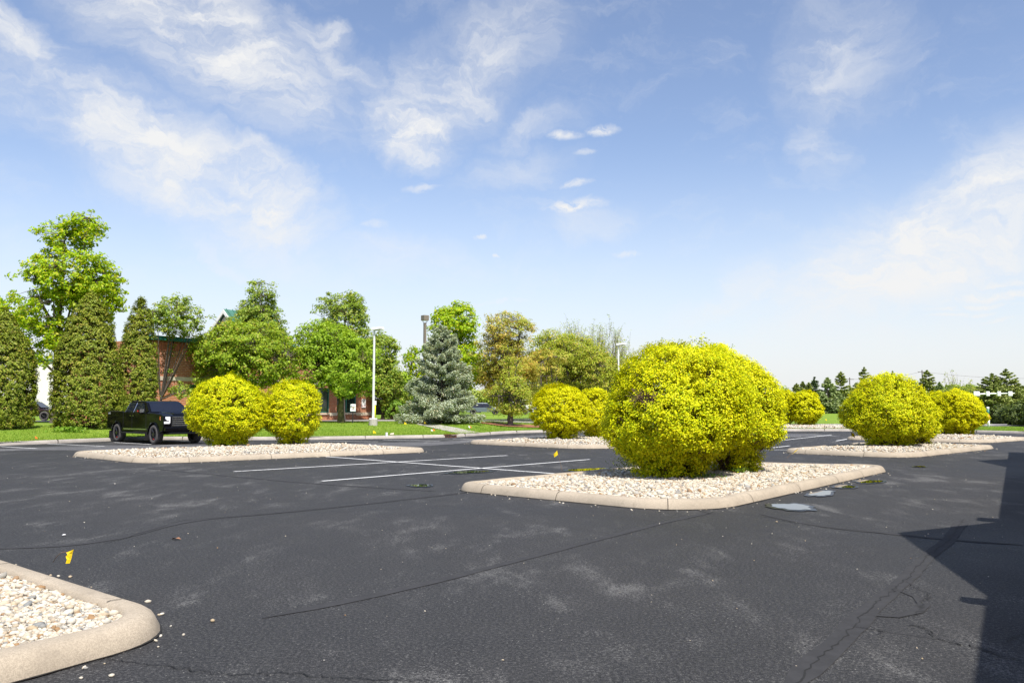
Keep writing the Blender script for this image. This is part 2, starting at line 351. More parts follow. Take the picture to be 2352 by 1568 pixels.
def m_brick():
    m, t = mat_new('red_brick'); N = NT(t); tc = N.n('ShaderNodeTexCoord')
    b = N.n('ShaderNodeTexBrick'); N.l(tc.outputs['UV'], b.inputs['Vector'])
    b.inputs['Color1'].default_value = (.50, .17, .075, 1); b.inputs['Color2'].default_value = (.40, .125, .055, 1); b.inputs['Mortar'].default_value = (.56, .44, .33, 1)
    b.inputs['Scale'].default_value = 1; b.inputs['Brick Width'].default_value = .28; b.inputs['Row Height'].default_value = .105; b.inputs['Mortar Size'].default_value = .011; b.inputs['Mortar Smooth'].default_value = .1; b.inputs['Bias'].default_value = -.1
    n = N.noise(6, 4, .6, N.pos()); c = N.mix(N.mr(n, .3, .75, 0, .4), b.outputs['Color'], (.34, .12, .07))
    N.out(c, .9, .2, bump=b.outputs['Fac'], bstr=.4, bdist=-.01); return m
M['brick'] = m_brick()
M['stone'] = plain('limestone', (.62, .54, .42), .85, .08)
M['green_metal'] = plain('green_metal', (.02, .15, .115), .45, .08, 2)
M['green_roof'] = plain('green_roof', (.07, .19, .14), .5, .1, 2)
M['white_wall'] = plain('white_wall', (.70, .66, .62), .8, .05, 1)
M['white_paint'] = plain('white_paint', (.80, .80, .79), .5, .04, 6)
def m_line():
    m, t = mat_new('line_paint'); N = NT(t); P = N.pos(); a = N.noise(22, 5, .7, P); b = N.noise(1.6, 4, .6, P)
    f = N.mr(N.math('ADD', N.math('MULTIPLY', a, .6), N.math('MULTIPLY', b, .4)), .36, .47)
    N.out(N.mix(f, (.16, .16, .16), (.80, .80, .78)), .7, .2); return m
M['line'] = m_line()
M['teal'] = plain('teal_frame', (.05, .21, .17), .4, .05)
M['glass'] = plain('window_glass', (.016, .03, .028), .06, .1, 3, spec=.9)
M['bronze'] = plain('bronze_metal', (.20, .165, .125), .5, .06)
M['grey_lens'] = plain('lens', (.35, .36, .33), .3, .05)
M['yellow'] = plain('yellow_plastic', (.86, .62, .01), .5, .05, 10)
M['lime'] = plain('lime_yellow_paint', (.72, .78, .02), .5, .05, 10)
M['orange'] = plain('orange_plastic', (.85, .22, .03), .5, .05)
M['redmark'] = plain('red_mark', (.62, .03, .02), .5)
M['ink'] = plain('dark_ink', (.32, .18, .01), .6)
M['wire'] = plain('rusty_wire', (.22, .13, .07), .7)
M['black_paint'] = plain('black_car_paint', (.003, .003, .004), .10, .05, 4, spec=.2)
M['black_plastic'] = plain('black_plastic', (.012, .012, .013), .5, .1)
M['tyre'] = plain('tyre_rubber', (.085, .078, .074), .9, .2, 20)
M['rim'] = plain('black_rim', (.012, .012, .013), .25, .1)
M['chrome'] = plain('bright_metal', (.75, .75, .78), .18, .02, metal=1)
M['lamp_glass'] = plain('lamp_glass', (.75, .76, .78), .12, .05, spec=.9)
M['amber'] = plain('amber_lens', (.75, .15, .01), .2)
M['red_lens'] = plain('red_lens', (.60, .015, .012), .2)
M['carglass'] = plain('car_glass', (.010, .013, .024), .03, .05, 3, spec=.45)
M['grey_paint'] = plain('grey_car_paint', (.12, .15, .17), .25, .04, 4, spec=.6)
M['maroon_paint'] = plain('dark_maroon_paint', (.022, .006, .008), .2, .04, 4, spec=.6)
M['blue_paint'] = plain('blue_car_paint', (.05, .10, .30), .3, .04, 4)
M['rust'] = plain('rusty_iron', (.16, .05, .025), .9, .5, 12)
M['seat'] = plain('tan_seat', (.38, .3, .2), .8)
M['wood'] = plain('weathered_wood', (.16, .14, .13), .9, .3)
M['water'] = None
m, t = mat_new('puddle_water'); N = NT(t)
N.out((.010, .011, .013), .015, 1.0, IOR=1.45, bump=N.noise(2.2, 2, .5, N.pos()), bstr=.02, bdist=.01); M['water'] = m
M['wet'] = plain('wet_asphalt', (.014, .016, .022), .35, .2, 12)
M['dead_leaf'] = plain('dead_leaf', (.26, .13, .07), .8, .2)

# ------------------------------------------------------------------ terrain functions
CURB = [(-90, -20), (-45, 10), (-30, 25), (-24, 31.0), (-21.3, 34.2), (-19.6, 37.6), (-18.3, 39.8), (-16.8, 40.4), (-14.6, 39.6), (-9.8, 40.1), (-6.7, 41.4), (-4.5, 42.3), (-3.2, 43.1), (-2.0, 45.4), (-.5, 48.8), (1.5, 51.0), (6, 52.6), (12, 53.6), (18, 53.8), (22, 53.7), (26, 52.9), (28.9, 50.7), (30.6, 48), (35, 43), (45, 33), (70, 8), (90, -15)]
CX = np.array([p[0] for p in CURB], float); CY = np.array([p[1] for p in CURB], float)
def curbY(x): return np.interp(x, CX, CY)
def sstep(t): t = np.clip(t, 0, 1); return t * t * (3 - 2 * t)
def HZ(x, y):
    x = np.asarray(x, float); y = np.asarray(y, float)
    t = y - curbY(x)
    A = .42 * (1 - sstep((x - 6) / 10))
    return .135 + A * sstep((t + .5) / 13.5)
def gp(px, py, z=0.0):
    v = ray(px, py); t = (z - CAM_H) / v[2]; return np.array([v[0] * t, v[1] * t, z])
def lp(px, py):
    z = .3
    for _ in range(25):
        p = gp(px, py, z); z = .5 * z + .5 * float(HZ(p[0], p[1]))
    return np.array([p[0], p[1], z])
def at(px, d):                      # ground X for a picture column at depth d
    return (px - 1176) / F * d
def zt(py, d):                      # height of a picture row at depth d
    return CAM_H + (932 - py) / F * d

# ------------------------------------------------------------------ ground, lot, lawn
def sheet(name, pts, z, mat, label=None, **kw):
    me = bpy.data.meshes.new(name); me.from_pydata([(p[0], p[1], z) for p in pts], [], [tuple(range(len(pts)))]); me.validate()
    bm = bmesh.new(); bm.from_mesh(me); bmesh.ops.recalc_face_normals(bm, faces=bm.faces)
    for f in bm.faces:
        if f.normal.z < 0: f.normal_flip()
    bm.to_mesh(me); bm.free()
    return link(name, me, mat)
g = sheet('ground', [(-1500, -600), (1500, -600), (1500, 2500), (-1500, 2500)], -.35, M['grass']); tag(g, kind='structure')
lot = sheet('parking_lot', [(-90, -60)] + [(x, y + .3) for x, y in zip(CX, CY)] + [(90, -60)], 0, M['asphalt']); tag(lot, kind='structure')
# lawn sheet
xs = np.unique(np.concatenate([np.linspace(-90, 90, 361), np.array([-1400, -700, -350, -180, 180, 350, 700, 1400])]))
ts = np.concatenate([np.linspace(.12, 16, 40), np.array([18, 22, 30, 45, 70, 120, 220, 500, 1200, 2300])])
XX, TT = np.meshgrid(xs, ts); YY = curbY(XX) + TT
ZZ = HZ(XX, YY); bump = .03 * np.sin(XX * 1.7 + YY * .6) * np.sin(YY * 1.1 - XX * .3) * sstep((TT - .5) / 2) * (TT < 20)
ZZ = ZZ + bump * (HZ(XX, YY) < .54)
V = np.stack([XX.ravel(), YY.ravel(), ZZ.ravel()], 1); nx = len(xs); ny = len(ts)
I = np.arange(nx * ny).reshape(ny, nx)
Fq = np.stack([I[:-1, :-1].ravel(), I[:-1, 1:].ravel(), I[1:, 1:].ravel(), I[1:, :-1].ravel()], 1)
lawn = link('lawn', np_mesh('lawn', V, Fq, True), M['grass']); tag(lawn, kind='structure')

def offset_path(P, closed):
    P = np.array(P, float); n = len(P)
    if closed: T = np.roll(P, -1, 0) - np.roll(P, 1, 0)
    else: T = np.gradient(P, axis=0)
    T /= np.linalg.norm(T, axis=1)[:, None]
    return np.stack([-T[:, 1], T[:, 0]], 1)          # left normal
def sweep(P, prof, closed, z0=0.0):
    """prof: (inward offset, z); inward = left normal"""
    P = np.array(P, float); Nn = offset_path(P, closed); k = len(prof); n = len(P)
    V = np.zeros((n, k, 3))
    for j, (o, z) in enumerate(prof):
        V[:, j, :2] = P + Nn * o; V[:, j, 2] = z + z0
    Fs = []
    for i in range(n if closed else n - 1):
        a = i; b = (i + 1) % n
        for j in range(k - 1): Fs.append((a * k + j, b * k + j, b * k + j + 1, a * k + j + 1))
    return V.reshape(-1, 3), Fs
def resample(P, step, closed=False):
    P = np.array(P, float)
    if closed: P = np.vstack([P, P[:1]])
    d = np.r_[0, np.cumsum(np.linalg.norm(np.diff(P, axis=0), axis=1))]
    n = max(2, int(d[-1] / step)); s = np.linspace(0, d[-1], n, endpoint=not closed)
    return np.stack([np.interp(s, d, P[:, 0]), np.interp(s, d, P[:, 1])], 1)
def smooth_open(P, it=3):
    P = np.array(P, float)
    for _ in range(it):
        Q = [P[0]]
        for a, b in zip(P[:-1], P[1:]): Q += [a * .75 + b * .25, a * .25 + b * .75]
        Q.append(P[-1]); P = np.array(Q)
    return P
def fillet_loop(corners, radii):
    out = []; n = len(corners)
    for i in range(n):
        p = np.array(corners[i], float); a = np.array(corners[i - 1], float); b = np.array(corners[(i + 1) % n], float)
        u = (a - p) / np.linalg.norm(a - p); v = (b - p) / np.linalg.norm(b - p)
        ang = math.acos(np.clip(u @ v, -1, 1)); r = radii[i]; L = r / tan(ang / 2)
        c = p + (u + v) / np.linalg.norm(u + v) * r / sin(ang / 2)
        s = p + u * L - c; e = p + v * L - c; a0 = atan2(s[1], s[0]); a1 = atan2(e[1], e[0]); da = (a1 - a0 + pi) % (2 * pi) - pi
        for k in range(13):
            t = a0 + da * k / 12; out.append(c + r * np.array([cos(t), sin(t)]))
    return np.array(out)
# far kerb
cp = resample(smooth_open([(x, y) for x, y in CURB], 2), .5)
prof = [(0, -.02), (.012, .05), (.025, .10), (.05, .135), (.08, .15), (.17, .155), (.2, .14), (.22, .08)]
V, Fs = sweep(cp, prof, False)
kb = MB().add(V, Fs).build('kerb', M['kerb_far'], smooth=True); tag(kb, kind='structure')
jb = MB()
for i in range(6, len(cp) - 6, 6):
    if abs(cp[i, 0]) < 34:
        p = cp[i]; n = offset_path(cp[i - 1:i + 2], False)[1]; a = atan2(n[1], n[0])
        c = p + n * .085; jb.box((c[0], c[1], .077), (.184, .016, .162), a)
tag(jb.build('kerb_joints', M['joint']), kind='structure')

# worn lighter driving lane beyond the sealed stalls
lane_far = [(x, y - 5.0) for x, y in CURB if -46 < x < 19]; lane_near = [(x, y - 9.2 - .6 * sin(x * .7)) for x, y in CURB if -46 < x < 19]
fp = smooth_open(lane_far, 2); npth = smooth_open(lane_near, 2)
fp = [(x, y - (.8 if x < -15 else 0)) for x, y in fp]
tag(sheet('worn_pavement', [tuple(p) for p in npth] + [tuple(p) for p in fp[::-1]], .004, M['old_asphalt']), kind='structure')

# ------------------------------------------------------------------ painted lines
def strip(mb, a, b, w=.1, z=.009):
    a = np.array(a[:2]); b = np.array(b[:2]); t = (b - a) / np.linalg.norm(b - a); n = np.array([-t[1], t[0]]) * w / 2
    mb.add([(*(a - n), z), (*(b - n), z), (*(b + n), z), (*(a + n), z)], [(0, 1, 2, 3)])
lm = MB()
k = 0
for (x0, y0, x1, y1) in [(537, 1083, 1165, 1046), (740, 1105, 1355, 1055), (720, 1046.5, 1310, 1090.5), (0, 1025.4, 84, 1030), (110, 1019.3, 240, 1024.8), (262, 1016, 348, 1020.6),
                         (712, 1012, 868, 1014.6), (880, 1010, 1010, 1013), (1790, 1012, 1910, 998.7), (1920, 1012.8, 1962, 1005.5), (1775, 1028.5, 1814, 1023.8), (1760, 1033, 1829, 1033.6), (1803, 1003, 1840, 1003), (1540, 1012, 1700, 1000), (1040, 1008, 1130, 1010)]:
    strip(lm, gp(x0, y0), gp(x1, y1), .105, .0085 + k * .0004); k += 1
tag(lm.build('road_markings', M['line']), kind='structure')
# ------------------------------------------------------------------ cracks and sealant bands
def jag(P, n, amp):
    P = np.array(P, float); Q = resample(P, np.linalg.norm(np.diff(P, axis=0), axis=1).sum() / n)
    Q = Q + rng.normal(0, amp, Q.shape); return Q
def ribbon(P, w, z, mb, wj=.5):
    P = np.array(P); Nn = offset_path(P, False); jj = rng.uniform(-1, 1, len(P))
    if wj < .2: jj = np.convolve(np.r_[jj, jj[-1], jj[-1]], [1, 1, 1], 'valid')
    ww = w * (1 + wj * jj) / 2; ww[0] *= .1; ww[-1] *= .1; ww[1] *= .6; ww[-2] *= .6
    V = np.zeros((len(P), 2, 3)); V[:, 0, :2] = P - Nn * ww[:, None]; V[:, 1, :2] = P + Nn * ww[:, None]; V[:, :, 2] = z
    mb.add(V.reshape(-1, 3), [(2 * i, 2 * i + 2, 2 * i + 3, 2 * i + 1) for i in range(len(P) - 1)])
def c8(pts): return [gp((2900 + x * .594) / 1.7415, (1800 + y * .594) / 1.7415)[:2] for x, y in pts]
def dd(pts): return [gp(x, y)[:2] for x, y in pts]
main_crack = c8([(380, 1640), (470, 1568), (600, 1430), (700, 1350), (780, 1280), (860, 1190), (960, 1080), (1110, 960), (1240, 850), (1290, 790), (1390, 690), (1500, 620), (1560, 530), (1610, 465)])
cracks = [(main_crack, .016), (c8([(1220, 885), (1290, 930), (1380, 970), (1360, 1005), (1320, 1020), (1325, 1075), (1290, 1110), (1150, 1135)]), .011), (c8([(1240, 1170), (1350, 1205), (1440, 1275), (1550, 1300), (1720, 1335), (1850, 1390), (2014, 1420)]), .014),
          (c8([(230, 440), (500, 500), (700, 530), (860, 535), (1060, 560), (1200, 585), (1500, 605), (2014, 640)]), .014), (c8([(1150, 300), (1500, 375), (1800, 385), (2014, 410)]), .012),
          (c8([(860, 1190), (1000, 1205), (1060, 1220), (1040, 1260)]), .009), (c8([(1880, 1310), (1930, 1260), (2010, 1240)]), .01),
          (dd([(245, 1515), (330, 1524), (420, 1535), (520, 1548), (650, 1545), (800, 1560), (1000, 1562)]), .014), (dd([(240, 1250), (420, 1195), (620, 1180), (820, 1160), (1080, 1130)]), .018),
          (dd([(1600, 1170), (1625, 1178), (1640, 1182)]), .02)]
cm = MB(); smb = MB()
for i, (P, w) in enumerate(cracks):
    Q = jag(P, max(14, int(len(P) * 9)), .014); ribbon(Q, w * .62, .0065 + i * .0002, cm)
for i, P in enumerate([main_crack, c8([(230, 430), (700, 525), (1060, 555), (1500, 605), (2014, 640)]), dd([(600, 1420), (900, 1360), (1180, 1290), (1500, 1205), (1640, 1175)]), dd([(-60, 1262), (240, 1250), (420, 1195), (620, 1180), (820, 1160), (1080, 1130)]),
                       dd([(340, 1075), (700, 1110), (1000, 1128)]), c8([(1150, 940), (1350, 1010), (1330, 1080), (1100, 1135), (900, 1110)]), c8([(860, 1190), (1200, 1240), (1450, 1275)])]):
    Q = smooth_open(P, 2); Q = resample(Q, .22) ; ribbon(Q, .12 if i else .17, .0045 + i * .0002, smb, .10)
tag(cm.build('pavement_cracks', M['crack']), kind='structure'); tag(smb.build('crack_sealant', M['seal']), kind='structure')

# ------------------------------------------------------------------ stones
def ico(sub):
    bm = bmesh.new()
    if sub == 0:
        me = None
        V = np.array([(1, 0, 0), (-1, 0, 0), (0, 1, 0), (0, -1, 0), (0, 0, 1), (0, 0, -1)], float)
        Fs = np.array([(0, 2, 4), (2, 1, 4), (1, 3, 4), (3, 0, 4), (2, 0, 5), (1, 2, 5), (3, 1, 5), (0, 3, 5)])
        bm.free(); return V, Fs
    bmesh.ops.create_icosphere(bm, subdivisions=sub, radius=1); bm.verts.ensure_lookup_table()
    V = np.array([v.co[:] for v in bm.verts]); Fs = np.array([[v.index for v in f.verts] for f in bm.faces]); bm.free(); return V, Fs
def stones(P, rad, sub):
    V0, F0 = ico(sub); n = len(P); nv = len(V0)
    sc = np.stack([rad * rng.uniform(.8, 1.35, n), rad * rng.uniform(.7, 1.1, n), rad * rng.uniform(.45, .75, n)], 1)
    V = V0[None] * sc[:, None] * (1 + rng.uniform(-.14, .14, (n, nv, 1)))
    a = rng.uniform(0, 2 * pi, n); b = rng.normal(0, .35, n)
    ca, sa, cb, sb = np.cos(a), np.sin(a), np.cos(b), np.sin(b)
    x = V[..., 0] * cb[:, None] + V[..., 2] * sb[:, None]; z = -V[..., 0] * sb[:, None] + V[..., 2] * cb[:, None]; y = V[..., 1]
    V = np.stack([x * ca[:, None] - y * sa[:, None], x * sa[:, None] + y * ca[:, None], z], 2) + P[:, None]
    Fq = (F0[None] + (np.arange(n) * nv)[:, None, None]).reshape(-1, 3)
    return V.reshape(-1, 3), Fq
def inside(P, loop):
    x, y = P[:, 0], P[:, 1]; c = np.zeros(len(P), bool); n = len(loop)
    for i in range(n):
        x0, y0 = loop[i]; x1, y1 = loop[(i + 1) % n]
        if y0 == y1: continue
        k_ = ((y0 > y) != (y1 > y)) & (x < (x1 - x0) * (y - y0) / (y1 - y0) + x0); c ^= k_
    return c
def edge_dist(P, loop):
    d = np.full(len(P), 1e9); n = len(loop)
    for i in range(n):
        a = loop[i]; b = loop[(i + 1) % n]; ab = b - a; t = np.clip(((P - a) @ ab) / max(ab @ ab, 1e-9), 0, 1)
        d = np.minimum(d, np.linalg.norm(P - a - t[:, None] * ab, axis=1))
    return d
def area(loop):
    x, y = loop[:, 0], loop[:, 1]; return .5 * abs(np.dot(x, np.roll(y, -1)) - np.dot(y, np.roll(x, -1)))
ISL = []
def island(corners, radii, dens, rad, sub, rise, label, focus=None, jstep=2.3):
    loop = fillet_loop(corners, radii)
    s = np.dot(loop[:, 0], np.roll(loop[:, 1], -1)) - np.dot(loop[:, 1], np.roll(loop[:, 0], -1))
    if s < 0: loop = loop[::-1]
    loop = resample(loop, .12 if sub else .25, True)
    pr = [(-.01, -.02), (0.0, .03), (.02, .075), (.045, .115), (.08, .142), (.12, .154), (.21, .157), (.24, .15), (.255, .11)]
    V, Fs = sweep(loop, pr, True)
    V[:, 2] += .004 * np.sin(V[:, 0] * 3.1 + V[:, 1] * 2.3); V[:, :2] += rng.normal(0, .0012, (len(V), 2))
    kb = MB().add(V, Fs).build('kerb', M['kerb'], smooth=True); tag(kb, kind='structure')
    sm_ = MB(); o_ = loop - offset_path(loop, True) * .006; LL = np.vstack([o_, o_[:2]]); ribbon(LL, .03, .0105, sm_, .75); tag(sm_.build('kerb_seam', M['crack']), kind='structure')
    # joints
    d = np.r_[0, np.cumsum(np.linalg.norm(np.diff(loop, axis=0), axis=1))]; Nn = offset_path(loop, True); jb = MB(); q = 1.1
    while q < d[-1]:
        i = int(np.searchsorted(d, q)); p = loop[i]; n = Nn[i]; a = atan2(n[1], n[0])
        pts = [(p + n * (o - .004), z + .003) for o, z in pr[:8]]; t = np.array([-n[1], n[0]]) * .006
        j = rng.normal(0, .004, len(pts))
        Vj = [(*(pp - t + t * jj * 50 * .2), z) for (pp, z), jj in zip(pts, j)] + [(*(pp + t + t * jj * 50 * .2), z) for (pp, z), jj in zip(pts, j)]
        jb.add(Vj, [(k, k + 1, k + 9, k + 8) for k in range(7)]); q += jstep * random.uniform(.75, 1.2)
    tag(jb.build('kerb_joints', M['joint']), kind='structure')
    inner = loop + Nn * .245; c = inner.mean(0)
    def mz(P): return .10 + rise * sstep(edge_dist(P, inner) / 1.3)
    rings = [1, .93, .84, .72, .55, .35, .15]; Vb = []
    for r_ in rings:
        Q = c + (inner - c) * r_; Vb.append(np.c_[Q, mz(Q) if r_ < 1 else np.full(len(Q), .10)])
    n = len(inner); Vb = np.vstack(Vb + [np.r_[c, .10 + rise][None]]); Fb = []
    for k_ in range(len(rings) - 1):
        for i in range(n): Fb.append((k_ * n + i, k_ * n + (i + 1) % n, (k_ + 1) * n + (i + 1) % n, (k_ + 1) * n + i))
    Fb += [((len(rings) - 1) * n + i, (len(rings) - 1) * n + (i + 1) % n, len(rings) * n) for i in range(n)]
    tag(MB().add(Vb, Fb).build('gravel_base', M['bed'], smooth=True), kind='structure')
    lo, hi = inner.min(0), inner.max(0)
    if focus is not None: lo = np.maximum(lo, focus[:2]); hi = np.minimum(hi, focus[2:])
    cnt = int(dens * np.prod(hi - lo)); P = rng.uniform(lo, hi, (cnt, 2)); P = P[inside(P, inner)]; P = P[edge_dist(P, inner) > rad * .7]
    rr = rad * np.exp(rng.normal(0, .34, len(P))); z = mz(P) + rr * rng.uniform(-.1, .55, len(P))
    V, Fq = stones(np.c_[P, z], rr, sub)
    o = link('gravel', np_mesh('gravel', V, Fq, True), M['pebble']); tag(o, label, 'gravel', kind='stuff')
    ISL.append(inner)
    return loop, mz
i1 = island([(-2.335, 6.06), (-6.6, 9.53), (-11.3, 1.9), (-7.0, -1.57)], [.7, .6, .8, .8], 2100, .0175, 2 if False else 1, .03, 'mixed white, tan and grey pebbles filling the near left island', focus=(-7.5, 3.6, 0, 11))
i2 = island([(-1.25, 16.2), (2.85, 12.55), (9.75, 21.05), (5.0, 22.6)], [.55, 1.3, .5, 1.0], 900, .024, 1, .07, 'pale pebbles filling the island under the largest golden bush')
i3 = island([(-14.9, 27.4), (-10.3, 23.2), (-2.9, 29.4), (-7.4, 33.7)], [.7, 1.6, .5, 1.0], 420, .031, 0, .09, 'pale pebbles filling the island of the two round golden bushes beside the pickup')
i4 = island([(-2.1, 36.0), (2.9, 31.0), (9.6, 37.4), (4.8, 42.3)], [.6, 1.6, .6, 1.0], 300, .036, 0, .09, 'pale pebbles filling the middle island behind the largest golden bush')
i5 = island([(9.45, 28.9), (12.4, 25.8), (19.0, 32.0), (14.6, 34.2)], [.6, 1.3, .5, 1.0], 420, .031, 0, .09, 'pale pebbles filling the island of the pointed golden bush')
i6 = island([(16.2, 40.2), (20.8, 36.2), (25.2, 39.8), (21.4, 45)], [.6, 1.4, .6, 1.0], 300, .036, 0, .09, 'pale pebbles filling the farthest right island')
# far gravel bed at the lawn edge
fl = np.array([(14.5, 54.2), (22.9, 54.1), (23.9, 54.9), (24.2, 57.6), (22, 60.0), (15, 60.5)]); P = rng.uniform(fl.min(0), fl.max(0), (9000, 2)); P = P[inside(P, fl)]
rr = .06 * np.exp(rng.normal(0, .25, len(P))); V, Fq = stones(np.c_[P, np.full(len(P), .17) + rr * .3 + .1 * sstep(edge_dist(P, fl) / 1.)], rr, 0)
tag(link('gravel', np_mesh('gravel', V, Fq, True), M['pebble']), 'pale pebbles heaped beside the far lawn under the distant golden bushes', 'gravel', kind='stuff')
# loose pebbles on the asphalt
P = []
for loop, _ in (i1, i2, i3, i5, i6, i4):
    Nn = offset_path(loop, True)
    for _k in range(150):
        i = rng.integers(len(loop)); P.append(loop[i] - Nn[i] * (abs(rng.normal(0, .16)) + .03))
P = np.array(P); Q = np.stack([rng.uniform(-14, 16, 900), rng.uniform(3.5, 34, 900)], 1)
ok = np.ones(len(Q), bool)
for loop, _ in (i1, i2, i3, i4, i5, i6): ok &= ~inside(Q, loop)
P = np.vstack([P, Q[ok]]); rr = np.minimum(np.where(np.arange(len(P)) < 900, .013, .0055) * np.exp(rng.normal(0, .35, len(P))), .024)
V, Fq = stones(np.c_[P, rr * .4], rr, 1); tag(link('loose_pebbles', np_mesh('loose_pebbles', V, Fq, True), M['pebble']), 'small loose pebbles scattered over the dark asphalt', 'pebbles', kind='stuff')
V, Fq = stones(np.array([[*gp(147, 1230)[:2], .012]]), np.array([.022]), 2)
tag(link('pebble', np_mesh('pebble', V, Fq, True), M['white_paint']), 'single white pebble lying on asphalt beyond the bent yellow flag', 'pebble')

# ------------------------------------------------------------------ puddles
def puddle(pts, seed, label, wet=True):
    P = np.array([gp(x, y)[:2] for x, y in pts]); c = P.mean(0)
    P = np.array([*P, P[0]])
    Q = []
    for _ in range(3):
        Q = []
        for a, b in zip(P[:-1], P[1:]): Q += [a * .75 + b * .25, a * .25 + b * .75]
        P = np.array(Q + [Q[0]])
    P = P[:-1]; r = np.random.default_rng(seed)
    ph = np.linspace(0, 2 * pi, len(P), endpoint=False); P = c + (P - c) * (1 + .10 * np.sin(ph * 3 + seed * 2) + .07 * np.sin(ph * 6 + seed) + .05 * np.sin(ph * 11 + 2 * seed))[:, None]
    root = empty('puddle', (c[0], c[1], 0), 0, label, 'puddle')
    for nm, k, z, mt in (('wet_edge', 1.3, .013, 'wet'), ('water', 1.0, .017, 'water')):
        me = bpy.data.meshes.new(nm); me.from_pydata([((p[0] - c[0]) * k, (p[1] - c[1]) * k, z) for p in P], [], [tuple(range(len(P)))])
        bm = bmesh.new(); bm.from_mesh(me)
        for f in bm.faces:
            if f.normal.z < 0: f.normal_flip()
        bm.to_mesh(me); bm.free(); link(nm, me, M[mt], root)
puddle([(1766, 1162), (1800, 1158), (1836, 1158), (1856, 1165), (1872, 1172), (1830, 1172), (1790, 1170)], 1, 'largest sky-reflecting puddle by the kerb corner of the big island')
puddle([(1852, 1136), (1880, 1129), (1917, 1128), (1905, 1138), (1875, 1141)], 2, 'second puddle along the kerb, just beyond the largest one')
puddle([(1912, 1117), (1940, 1114), (1972, 1118), (1950, 1122), (1925, 1121)], 3, 'thin third puddle along the kerb of the big island')
puddle([(1962, 1106), (1990, 1102), (2033, 1105), (2015, 1110), (1980, 1110)], 4, 'farthest kerbside puddle near the right tip of the big island')
puddle([(940, 1115), (965, 1112), (995, 1115), (985, 1118), (955, 1119)], 5, 'small dark puddle left of the big island tip')
puddle([(1020, 1087), (1060, 1083), (1122, 1081), (1115, 1085), (1060, 1088)], 6, 'thin puddle between the painted stall lines')
puddle([(1296, 1081), (1330, 1077), (1392, 1075), (1370, 1081), (1320, 1083)], 7, 'puddle mirroring yellow leaves behind the big island')
puddle([(2095, 1072), (2110, 1070), (2130, 1072), (2118, 1074)], 8, 'tiny puddle on open asphalt left of the building shadow')

# ------------------------------------------------------------------ foliage tools
def leaves(P, Nr, size, aspect=.55, fold=.18, T=None):
    n = len(P); Nr = Nr / np.linalg.norm(Nr, axis=1)[:, None]
    if T is None: T = rng.normal(size=(n, 3))
    T = T - (T * Nr).sum(1)[:, None] * Nr; T /= np.maximum(np.linalg.norm(T, axis=1), 1e-6)[:, None]
    B = np.cross(Nr, T); s = size[:, None]
    a = P - T * s * .5; c = P + T * s * .5; b = P + B * s * aspect * .5 + Nr * s * fold - T * s * .05; d = P - B * s * aspect * .5 + Nr * s * fold - T * s * .05
    V = np.stack([a, b, c, d], 1).reshape(-1, 3)
    return V, np.arange(n * 4).reshape(-1, 4)
def rdir(n):
    v = rng.normal(size=(n, 3)); return v / np.linalg.norm(v, axis=1)[:, None]
_H = np.random.default_rng(3).random((32, 32, 32))
def vnoise(P, f):
    Q = P * f + 100; i = np.floor(Q).astype(int); t = Q - i; t = t * t * (3 - 2 * t); r = 0
    for dx in (0, 1):
        for dy in (0, 1):
            for dz in (0, 1):
                w = (t[:, 0] if dx else 1 - t[:, 0]) * (t[:, 1] if dy else 1 - t[:, 1]) * (t[:, 2] if dz else 1 - t[:, 2])
                r = r + w * _H[(i[:, 0] + dx) % 32, (i[:, 1] + dy) % 32, (i[:, 2] + dz) % 32]
    return r
def tubes_np(segs, n=5):
    """segs: list of (points array, radii array) -> V,F"""
    V = []; Fa = []; b = 0; ang = np.arange(n) * 2 * pi / n
    for P, r in segs:
        P = np.asarray(P, float); r = np.asarray(r, float); T = np.gradient(P, axis=0); T /= np.maximum(np.linalg.norm(T, axis=1), 1e-6)[:, None]
        ref = np.array([.3, 1., .1]); U = np.cross(T, ref); U /= np.maximum(np.linalg.norm(U, axis=1), 1e-6)[:, None]; Wv = np.cross(T, U)
        ring = P[:, None] + (U[:, None] * np.cos(ang)[None, :, None] + Wv[:, None] * np.sin(ang)[None, :, None]) * r[:, None, None]
        V.append(ring.reshape(-1, 3)); m = len(P)
        i = np.arange(m - 1)[:, None] * n; k = np.arange(n)[None]; k2 = (k + 1) % n
        Fa.append(np.stack([i + k, i + k2, i + n + k2, i + n + k], 2).reshape(-1, 4) + b); b += m * n
    return np.vstack(V), np.vstack(Fa)
def bez(a, b, c, n): t = np.linspace(0, 1, n)[:, None]; return (1 - t) ** 2 * a + 2 * t * (1 - t) * b + t * t * c

